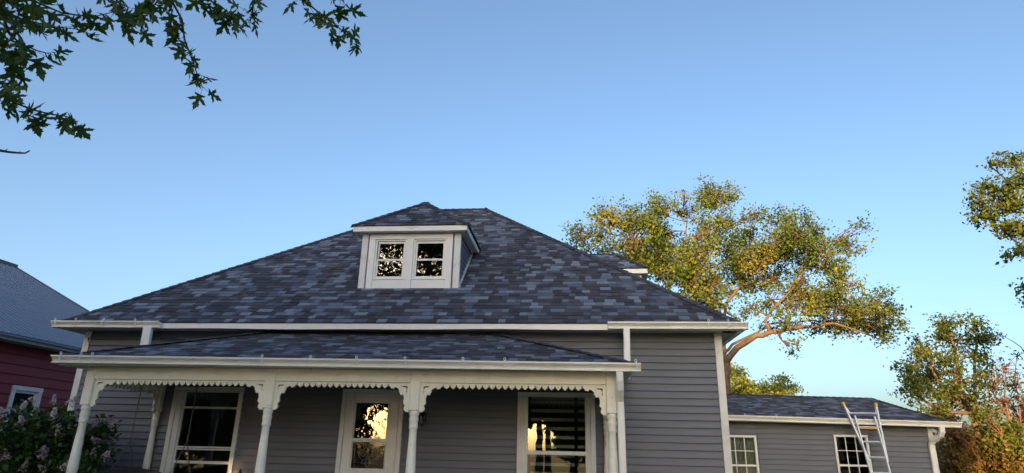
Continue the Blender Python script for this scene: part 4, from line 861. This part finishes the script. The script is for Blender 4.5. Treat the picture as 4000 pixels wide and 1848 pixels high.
EDGE = [(19.46, 1.86, 7.95, 0.19, 1), (20.22, 2.55, 8.21, 0.27, 1), (19.14, 1.8, 7.32, 0.26, 1), (19.21, 1.41, 7.25, 0.33, 1), (18.64, 1.45, 6.83, 0.25, 1), (19.04, 1.6, 6.83, 0.33, 1), (19.88, 2.34, 7.02, 0.35, 1), (18.61, 1.83, 6.57, 0.15, 1), (18.87, 1.75, 6.54, 0.25, 1), (19.11, 1.52, 6.32, 0.29, 1), (20.04, 2.58, 6.54, 0.26, 1), (18.95, 1.91, 7.28, 0.13, 1), (19.3, 1.65, 5.93, 0.2, 1), (18.93, 1.47, 5.58, 0.1, 1), (19.05, 1.47, 5.66, 0.12, 1), (19.12, 1.6, 5.0, 0.1, 1), (19.46, 2.21, 4.93, 0.08, 1), (19.88, 1.58, 7.53, 0.38, 1), (19.67, 1.45, 6.81, 0.41, 1), (19.95, 1.99, 6.34, 0.38, 1)]
EDGEL = [[(20.49, 2.0, 6.65), (19.98, 2.0, 6.79), (19.47, 2.0, 6.85), (18.75, 2.0, 6.63)], [(20.73, 2.2, 7.09), (20.22, 2.2, 7.33), (19.72, 2.2, 7.62), (19.43, 2.2, 8.02)], [(20.27, 1.8, 6.27), (19.71, 1.8, 6.19), (19.44, 1.8, 5.98), (19.14, 1.8, 5.66)], [(20.09, 2.0, 4.97), (19.57, 2.0, 4.97), (19.3, 2.0, 4.97)]]
MAPB = [[(7.333, -9.889, 3.486), (7.404, -9.841, 3.528), (7.448, -9.815, 3.556), (7.494, -9.761, 3.553), (7.53, -9.72, 3.55), (7.576, -9.685, 3.565), (7.633, -9.645, 3.585), (7.698, -9.618, 3.628)], [(7.177, -9.745, 3.549), (7.201, -9.723, 3.557), (7.247, -9.667, 3.553), (7.324, -9.596, 3.572), (7.382, -9.556, 3.599), (7.44, -9.511, 3.616)], [(7.483, -9.992, 3.364), (7.501, -9.962, 3.354), (7.502, -9.914, 3.297), (7.522, -9.872, 3.272), (7.565, -9.821, 3.267), (7.596, -9.79, 3.271)], [(7.301, -9.813, 3.358), (7.319, -9.779, 3.341), (7.333, -9.732, 3.299), (7.348, -9.697, 3.273)], [(7.13, -9.615, 3.302), (7.152, -9.587, 3.299), (7.175, -9.558, 3.295), (7.183, -9.532, 3.268)], [(7.42, -9.841, 3.06), (7.44, -9.817, 3.059), (7.473, -9.765, 3.035), (7.521, -9.709, 3.028), (7.56, -9.67, 3.03), (7.606, -9.629, 3.039), (7.632, -9.603, 3.037)], [(7.92, -9.568, 3.811), (7.919, -9.526, 3.762), (7.943, -9.452, 3.698), (7.938, -9.391, 3.614), (7.954, -9.324, 3.539), (7.966, -9.265, 3.467), (7.978, -9.229, 3.424)], [(7.934, -9.365, 3.951), (7.971, -9.317, 3.928), (8.019, -9.275, 3.919), (8.064, -9.22, 3.89), (8.091, -9.178, 3.86)], [(8.386, -9.545, 3.774), (8.363, -9.517, 3.725), (8.347, -9.483, 3.671), (8.321, -9.517, 3.692)], [(8.452, -9.327, 3.961), (8.502, -9.275, 3.932), (8.553, -9.223, 3.901), (8.627, -9.159, 3.866), (8.682, -9.107, 3.831), (8.74, -9.065, 3.809)], [(7.732, -9.468, 3.877), (7.718, -9.427, 3.815), (7.68, -9.418, 3.767), (7.664, -9.399, 3.725)], [(7.837, -9.813, 3.585), (7.856, -9.767, 3.553), (7.882, -9.74, 3.549), (7.865, -9.724, 3.511)], [(8.695, -9.249, 4.021), (8.681, -9.223, 3.983), (8.7, -9.197, 3.962)], [(7.816, -9.442, 3.923), (7.744, -9.42, 3.829), (7.694, -9.437, 3.799)], [(7.491, -10.026, 3.398), (7.525, -9.989, 3.403), (7.551, -9.964, 3.409)]]
TWIG = [(6.955, -9.343, 3.028), (6.98, -9.317, 3.033), (7.006, -9.291, 3.036), (7.038, -9.262, 3.044), (7.056, -9.246, 3.051), (7.071, -9.239, 3.069)]
TWIG2 = [(6.993, -9.304, 3.034), (7.004, -9.301, 3.051)]
FLOW = [(0.09, -1.5, 1.98), (0.34, -1.5, 2.02), (0.96, -1.55, 2.19), (0.51, -1.55, 1.87), (1.02, -1.55, 1.91), (0.37, -1.55, 1.8), (1.23, -1.55, 1.68), (0.91, -1.55, 1.36), (0.98, -1.55, 1.28), (0.28, -1.55, 1.26), (0.37, -1.55, 1.27), (1.38, -1.55, 1.12), (1.13, -1.55, 1.09), (1.26, -1.55, 2.17), (0.68, -1.55, 1.08), (0.53, -1.55, 2.22), (1.26, -1.0, 1.81), (1.69, -1.0, 1.84), (1.55, -1.0, 1.54), (1.47, -1.0, 1.28), (1.72, -1.0, 1.32)]
BIGL[0] = [(15.9, 16.0, 0)] + BIGL[0][1:]
tree('tall_tree', 'tall spreading tree with bare orange-lit limbs behind the annex', BIGL, [(.30, .20), (.15, .02), (.07, .015), (.08, .015), (.12, .02), (.11, .02), (.12, .02), (.10, .015)], BIG, .12, M['bark'], M['leaf_big'], dens=52, cl=16, spread=.18, twigs=1.0, shell=.45)
FARL[0] = [(20.36, 30, 0)] + FARL[0]
tree('yellow_green_tree', 'pale yellow-green tree peeping over the annex roof ridge', FARL, [(.3, .05), (.12, .03), (.12, .03)], FAR, .15, M['bark'], M['leaf_far'], dens=100, cl=16, spread=.2, twigs=.5)
MEDL[0] = [(23.6, 12, 0)] + MEDL[0]
tree('upright_tree', 'mid-sized tree with steep upright limbs beyond the annex end', MEDL, [(.16, .03), (.09, .02), (.07, .02), (.07, .02)], [(x, y, z, r * 1.08, d) for x, y, z, r, d in MED], .10, M['bark'], M['leaf_med'], dens=190, cl=13, spread=.13, up=-.3, twigs=.4, tonebias=.05)
REDL[0] = [(23.2, 10.5, 0)] + REDL[0]
REDL[3] = [(25.6, 9.8, 0), (25.4, 9.6, 2.6)] + REDL[3]; REDL[1] = [(24.0, 10.5, 0)] + REDL[1]
tree('russet_tree', 'thin tree with sparse russet twigs at the edge of the shrubs', REDL, [(.06, .006), (.045, .006), (.03, .005), (.05, .005)], RED, .09, M['redbark'], M['leaf_red'], dens=190, cl=12, spread=.2, twigs=.8)
for i in range(4):
    sub = SHR[i * 3:i * 3 + 3]; x = sum(s[0] for s in sub) / 3; y = sum(s[1] for s in sub) / 3
    sub = sub + [(s[0] + random.uniform(-.2, .2), s[1] + .1, max(.45, s[2] - .8), s[3], 1) for s in sub]
    tree('shrub', 'dense green shrub at the foot of the upright tree' if i % 2 else 'russet-brown shrub at the foot of the upright tree', [[(x, y, 0), (x, y, .6), (x + .1, y, 1.2)]], [(.06, .03)], sub, .095, M['redbark'], M['leaf_med'] if i % 2 else M['leaf_red'], 'shrub', 'shrubs beyond the annex end', dens=260, cl=14, spread=.13, twigs=.4)
EDT = [[(22.6, 1.6, 0), (22.6, 1.6, 3.0), (22.4, 1.7, 5.5), (22.3, 1.8, 8.0)]]
for e in EDGEL: e[0:0] = [(22.4, 1.7, e[0][2] - .9)]
more = [(21.9 + random.uniform(0, 1.6), 1.2 + random.uniform(-1.6, .8), 5.2 + random.uniform(0, 3.2), .6, 1) for _ in range(14)]
tree('street_tree', 'leafy tree reaching in high above the annex, clumped olive foliage', EDT + EDGEL, [(.2, .08)] + [(.05, .012)] * 4, EDGE + more, .08, M['darkbark'], M['leaf_med'], dens=290, cl=13, spread=.085, up=.2, twigs=.6)

# ------------------------------------------------------------ lilac
LIL = [(-.55,-1.0,1.32,.72,1),(.15,-1.05,1.45,.62,1),(.62,-.85,1.52,.56,1),(1.0,-1.15,1.35,.62,1),(1.28,-.85,1.62,.42,1),(1.42,-1.1,1.05,.42,1),(-1.1,-.8,1.0,.72,1),(.35,-1.35,.85,.70,1),(-.5,-1.2,.7,.75,1),(1.1,-1.2,.6,.55,1),(.95,-1.5,1.75,.34,1),(.45,-1.45,1.75,.32,1)]
li = tree('lilac_bush', 'dark green lilac bush with pale pink blooms beside the porch end', [[(.4,-1,0),(.4,-1,.6),(.3,-1,1.1)],[(.45,-1,0),(.8,-1,.7),(1.1,-1,1.2)],[(.35,-1,0),(-.2,-1,.7),(-.6,-1,1.2)]], [(.05,.02)]*3, LIL, .085, M['darkbark'], M['leaf_lilac'], 'bush', dens=330, cl=13, spread=.085, twigs=.25, up=.25, shell=.7)
def bloom_mesh():
    C_ = []; 
    for i in range(150):
        t = rng.random() ** .8; r = .052 * (1 - t * .75) * (.6 + .5 * rng.random()); a = rng.random() * 6.283
        C_.append((r * math.cos(a), r * math.sin(a), t * .15))
    C_ = np.array(C_); n = len(C_)
    return leaf_mesh('flower_cluster', C_, rng.uniform(.014, .022, n), rng.uniform(.012, .018, n), M['petal'], np.clip(rng.normal(.5, .25, n), 0, 1), 0)
BL = [bloom_mesh() for _ in range(4)]
for p in FLOW:
    m = Matrix.Translation(p) @ Matrix.Rotation(random.uniform(-.9, .9), 4, 'Y') @ Matrix.Rotation(random.uniform(-.5, 1.1), 4, 'X') @ Matrix.Scale(random.uniform(1.05, 1.6), 4)
    tag(put('flower_cluster', random.choice(BL), li, m), kind='stuff')

# ------------------------------------------------------------ maple over the camera
HALF = [(0,0),(.10,-.02),(.22,-.03),(.36,-.09),(.29,.01),(.31,.06),(.22,.09),(.13,.16),(.20,.20),(.29,.24),(.36,.23),(.39,.31),(.50,.36),(.60,.46),(.46,.44),(.43,.51),(.33,.47),(.22,.42),(.11,.36),(.10,.46),(.13,.54),(.21,.58),(.17,.63),(.22,.73),(.12,.74),(.10,.84),(.03,.93),(0,1.04)]
def maple_leaf(bend, cup, tw):
    pts = HALF + [(-x, y) for x, y in HALF[-2:0:-1]]
    tris = tessellate_polygon([[Vector((x, y, 0)) for x, y in pts]])
    v = [(x * (1 + .0), y, -bend * y * y - cup * x * x + tw * x * y) for x, y in pts]
    mb = MB().add(v, [tuple(t) for t in tris]); mb.tube([(0, 0.01, 0), (0, -.25, .04), (0, -.5, .12)], .012, 4)
    me = mb.mesh('leaf', M['maple']); return me
LEAFS = [maple_leaf(b, c_, t) for b, c_, t in ((.15, .25, .1), (.3, .5, -.2), (.05, .1, .3), (.45, .7, 0), (.25, -.3, .15))]
mp = empty('maple_tree', (3.2, -14.8, 0), 'maple reaching sharp-lobed dark leaves over the front yard', 'tree')
tk = MB(); tk.tube([(3.2,-14.8,0),(3.15,-14.8,.4),(3.2,-14.8,1.8),(3.3,-14.7,3.6),(3.1,-14.8,6),(3.0,-14.9,9),(3.1,-14.9,12)], [.52,.40,.34,.30,.22,.13,.04], 14)
LIMB1 = [(3.3,-14.7,3.8),(4.6,-13.2,4.6),(5.9,-11.6,4.75),(6.9,-10.3,4.65),(7.8,-9.6,4.6),(8.5,-9.35,4.55)]
LIMB2 = [(3.25,-14.7,3.2),(4.6,-12.8,3.6),(5.9,-11.0,3.55),(6.7,-10.1,3.45),(7.0,-9.95,3.35)]
LIMB3 = [(4.6,-12.8,3.6),(5.6,-10.8,3.2),(6.4,-9.9,3.05),(6.75,-9.6,3.02)]
tk.tube(LIMB1, [.12, .018], 8); tk.tube(LIMB2, [.07, .016], 7); tk.tube(LIMB3, [.03, .009], 6)
for e, d in (((-1.2,-16.6,9), .1), ((6.2,-15.8,9.5), .1), ((1.0,-12.4,9.5), .1), ((2.0,-17.5,8), .1), ((5.2,-13.2,9), .1)): tk.tube(curve_pts((3.2,-14.75,4.5 + random.random() * 2), e, 6), [.12, .02], 7)
tk.build('trunk', M['darkbark'], mp, True)
mcl = []
for _ in range(300):
    v = rng.normal(size=3); v /= np.linalg.norm(v); t = rng.random() ** .4
    q = np.array([3.1, -14.9, 9.3]) + v * t * np.array([4.6, 3.6, 4.2])
    if q[1] > -13.0 - max(0, q[0] - 4.0) * .55 + max(0, q[2] - 8) * .55: continue
    mcl.append(q + rng.normal(size=(70, 3)) * np.array([.5, .5, .36]))
mcl = np.concatenate(mcl); n = len(mcl)
cr = put('crown', leaf_mesh('crown', mcl, rng.uniform(.13, .22, n), rng.uniform(.10, .16, n), M['leaf_maple'], rng.random(n)), mp); tag(cr, kind='stuff')
limbs_all = [Vector(p) for L_ in (LIMB1, LIMB2, LIMB3) for p in L_]
DEN = [25, 20, 22, 13, 13, 19, 29, 25, 12, 22, 13, 14, 7, 9, 13]
camP = Vector((9.9759, -12.0493, 1.6))
for bi, pl in enumerate(MAPB):
    P = [Vector(p) for p in pl]; st = min(limbs_all, key=lambda q: (q - P[0]).length)
    path = [st, st.lerp(P[0], .5) + Vector((0, 0, .05))] + P if (st - P[0]).length > .05 else P
    br = MB().tube(path, [.008, .0022], 6).build('branch', M['darkbark'], mp)
    seg = [(P[i], P[i+1], (P[i+1] - P[i]).length) for i in range(len(P) - 1)]; tot = sum(s[2] for s in seg)
    n = DEN[bi]
    for i in range(n):
        t = tot * min(1, (i + .35 + random.uniform(-.2, .2)) / n) if i < n - 2 else tot
        for a, b, L_ in seg:
            if t <= L_ + 1e-6: p = a.lerp(b, min(1, t / L_)); d = (b - a).normalized(); break
            t -= L_
        out = Vector((random.gauss(0, .7), random.gauss(0, .7), random.gauss(-.55, .45))) + d * random.uniform(.1, .9)
        Y = out.normalized(); tocam = (camP - p).normalized()
        Zr = Vector((random.gauss(0, .55), random.gauss(0, .55), random.gauss(.35, .5))) + tocam * random.choice([-.5, -.3, .6])
        Z = (Zr - Y * Zr.dot(Y)).normalized(); X = Y.cross(Z); s = random.uniform(.060, .098)
        put('leaf', random.choice(LEAFS), br, frame4(X * s, Y * s, Z * s, p + Y * s * .45 + Vector((0, 0, -.02 * s))))
tw = MB().tube([(5.6,-10.8,3.2), (6.4, -9.9, 3.0)] + TWIG, [.012, .0035], 6)
tw.tube(TWIG2, [.003, .0015], 5); tw.tube([TWIG[3], (TWIG[3][0], TWIG[3][1], TWIG[3][2] + .012)], [.003, .001], 5)
tw.build('bare_twig', M['darkbark'], mp)

random.seed(21); rng = np.random.default_rng(21)
# ------------------------------------------------------------ across the street (seen only in the window glass, and shading the yard), then an added sun screen
def far_tree(x, y, h, r, zb_, label):
    lob = []
    for _ in range(22):
        a = random.uniform(0, 6.28); q = random.uniform(0, .8) * r; z = random.uniform(zb_ + r * .35, h - r * .3)
        lob.append((x + q * math.cos(a), y + q * math.sin(a), z, r * random.uniform(.42, .58), 1))
    tree('avenue_tree', label, [[(x, y, 0), (x, y, zb_ * .8 + .3), (x + .3, y, h * .6), (x, y, h * .85)]], [(.3, .08)], lob, .46, M['darkbark'], M['leaf_maple'], 'tree', 'trees across the street', dens=34, cl=13, spread=.45, twigs=.1)
A1_ = 'broad dark avenue tree across the street, mirrored in the porch glass'; A2_ = 'high-crowned avenue tree across the street with open sky beneath'
for x, y, h, r, z, lb in ((-35, -38, 13, 5, 1.0, A1_), (-27, -37, 13, 4.5, 1.0, A1_), (-20, -36, 13.5, 4.2, 1.0, A1_), (-14.5, -35, 13, 3.8, 1.0, A1_), (-9.6, -35, 13, 3.0, 1.2, A1_), (-5.3, -35, 13.2, 3.4, 4.8, A2_), (-.6, -35, 12.5, 3.0, 1.4, A1_), (3.2, -35.5, 9, 3.0, 1.4, A1_), (7.3, -35, 9.4, 3.2, 4.7, A2_), (9.7, -35.5, 9, 1.9, 1.2, A1_), (23, -36, 6.5, 3.0, .4, A1_), (28.5, -36, 7, 3.2, .4, A1_), (34, -36, 7, 3.2, .4, A1_), (40, -36, 7, 3.2, .4, A1_), (-13, -42, 12, 3.4, 4.2, A2_), (-8.5, -42, 12, 3.2, 4.6, A2_), (-4, -42, 12, 3.2, 4.6, A2_), (.3, -42, 11, 3.2, 4.4, A2_), (4.6, -42, 9.6, 3.0, 4.4, A2_), (7.6, -42, 9.6, 2.4, 4.6, A2_)): far_tree(x, y, h, r, z, lb)
lob = [(-3.6 + i * .62 + random.uniform(-.1, .1), -13.6 + random.uniform(-.15, .15), z, .55, 1) for i in range(7) for z in (.55, 1.35, 2.15, 2.95)]  # added leafy screen outside the view, keeps low sun off lilac and porch post
tree('shade_hedge', 'tall dark hedge by the pavement, added out of view to keep sun off the lilac', [[(-3.4 + i * 1.1, -13.6, 0), (-3.4 + i * 1.1, -13.6, 1.2), (-3.3 + i * 1.1, -13.6, 2.6)] for i in range(4)], [(.06, .02)] * 4, lob, .12, M['darkbark'], M['leaf_maple'], 'shade_hedge', dens=150, cl=14, spread=.2, twigs=.05)
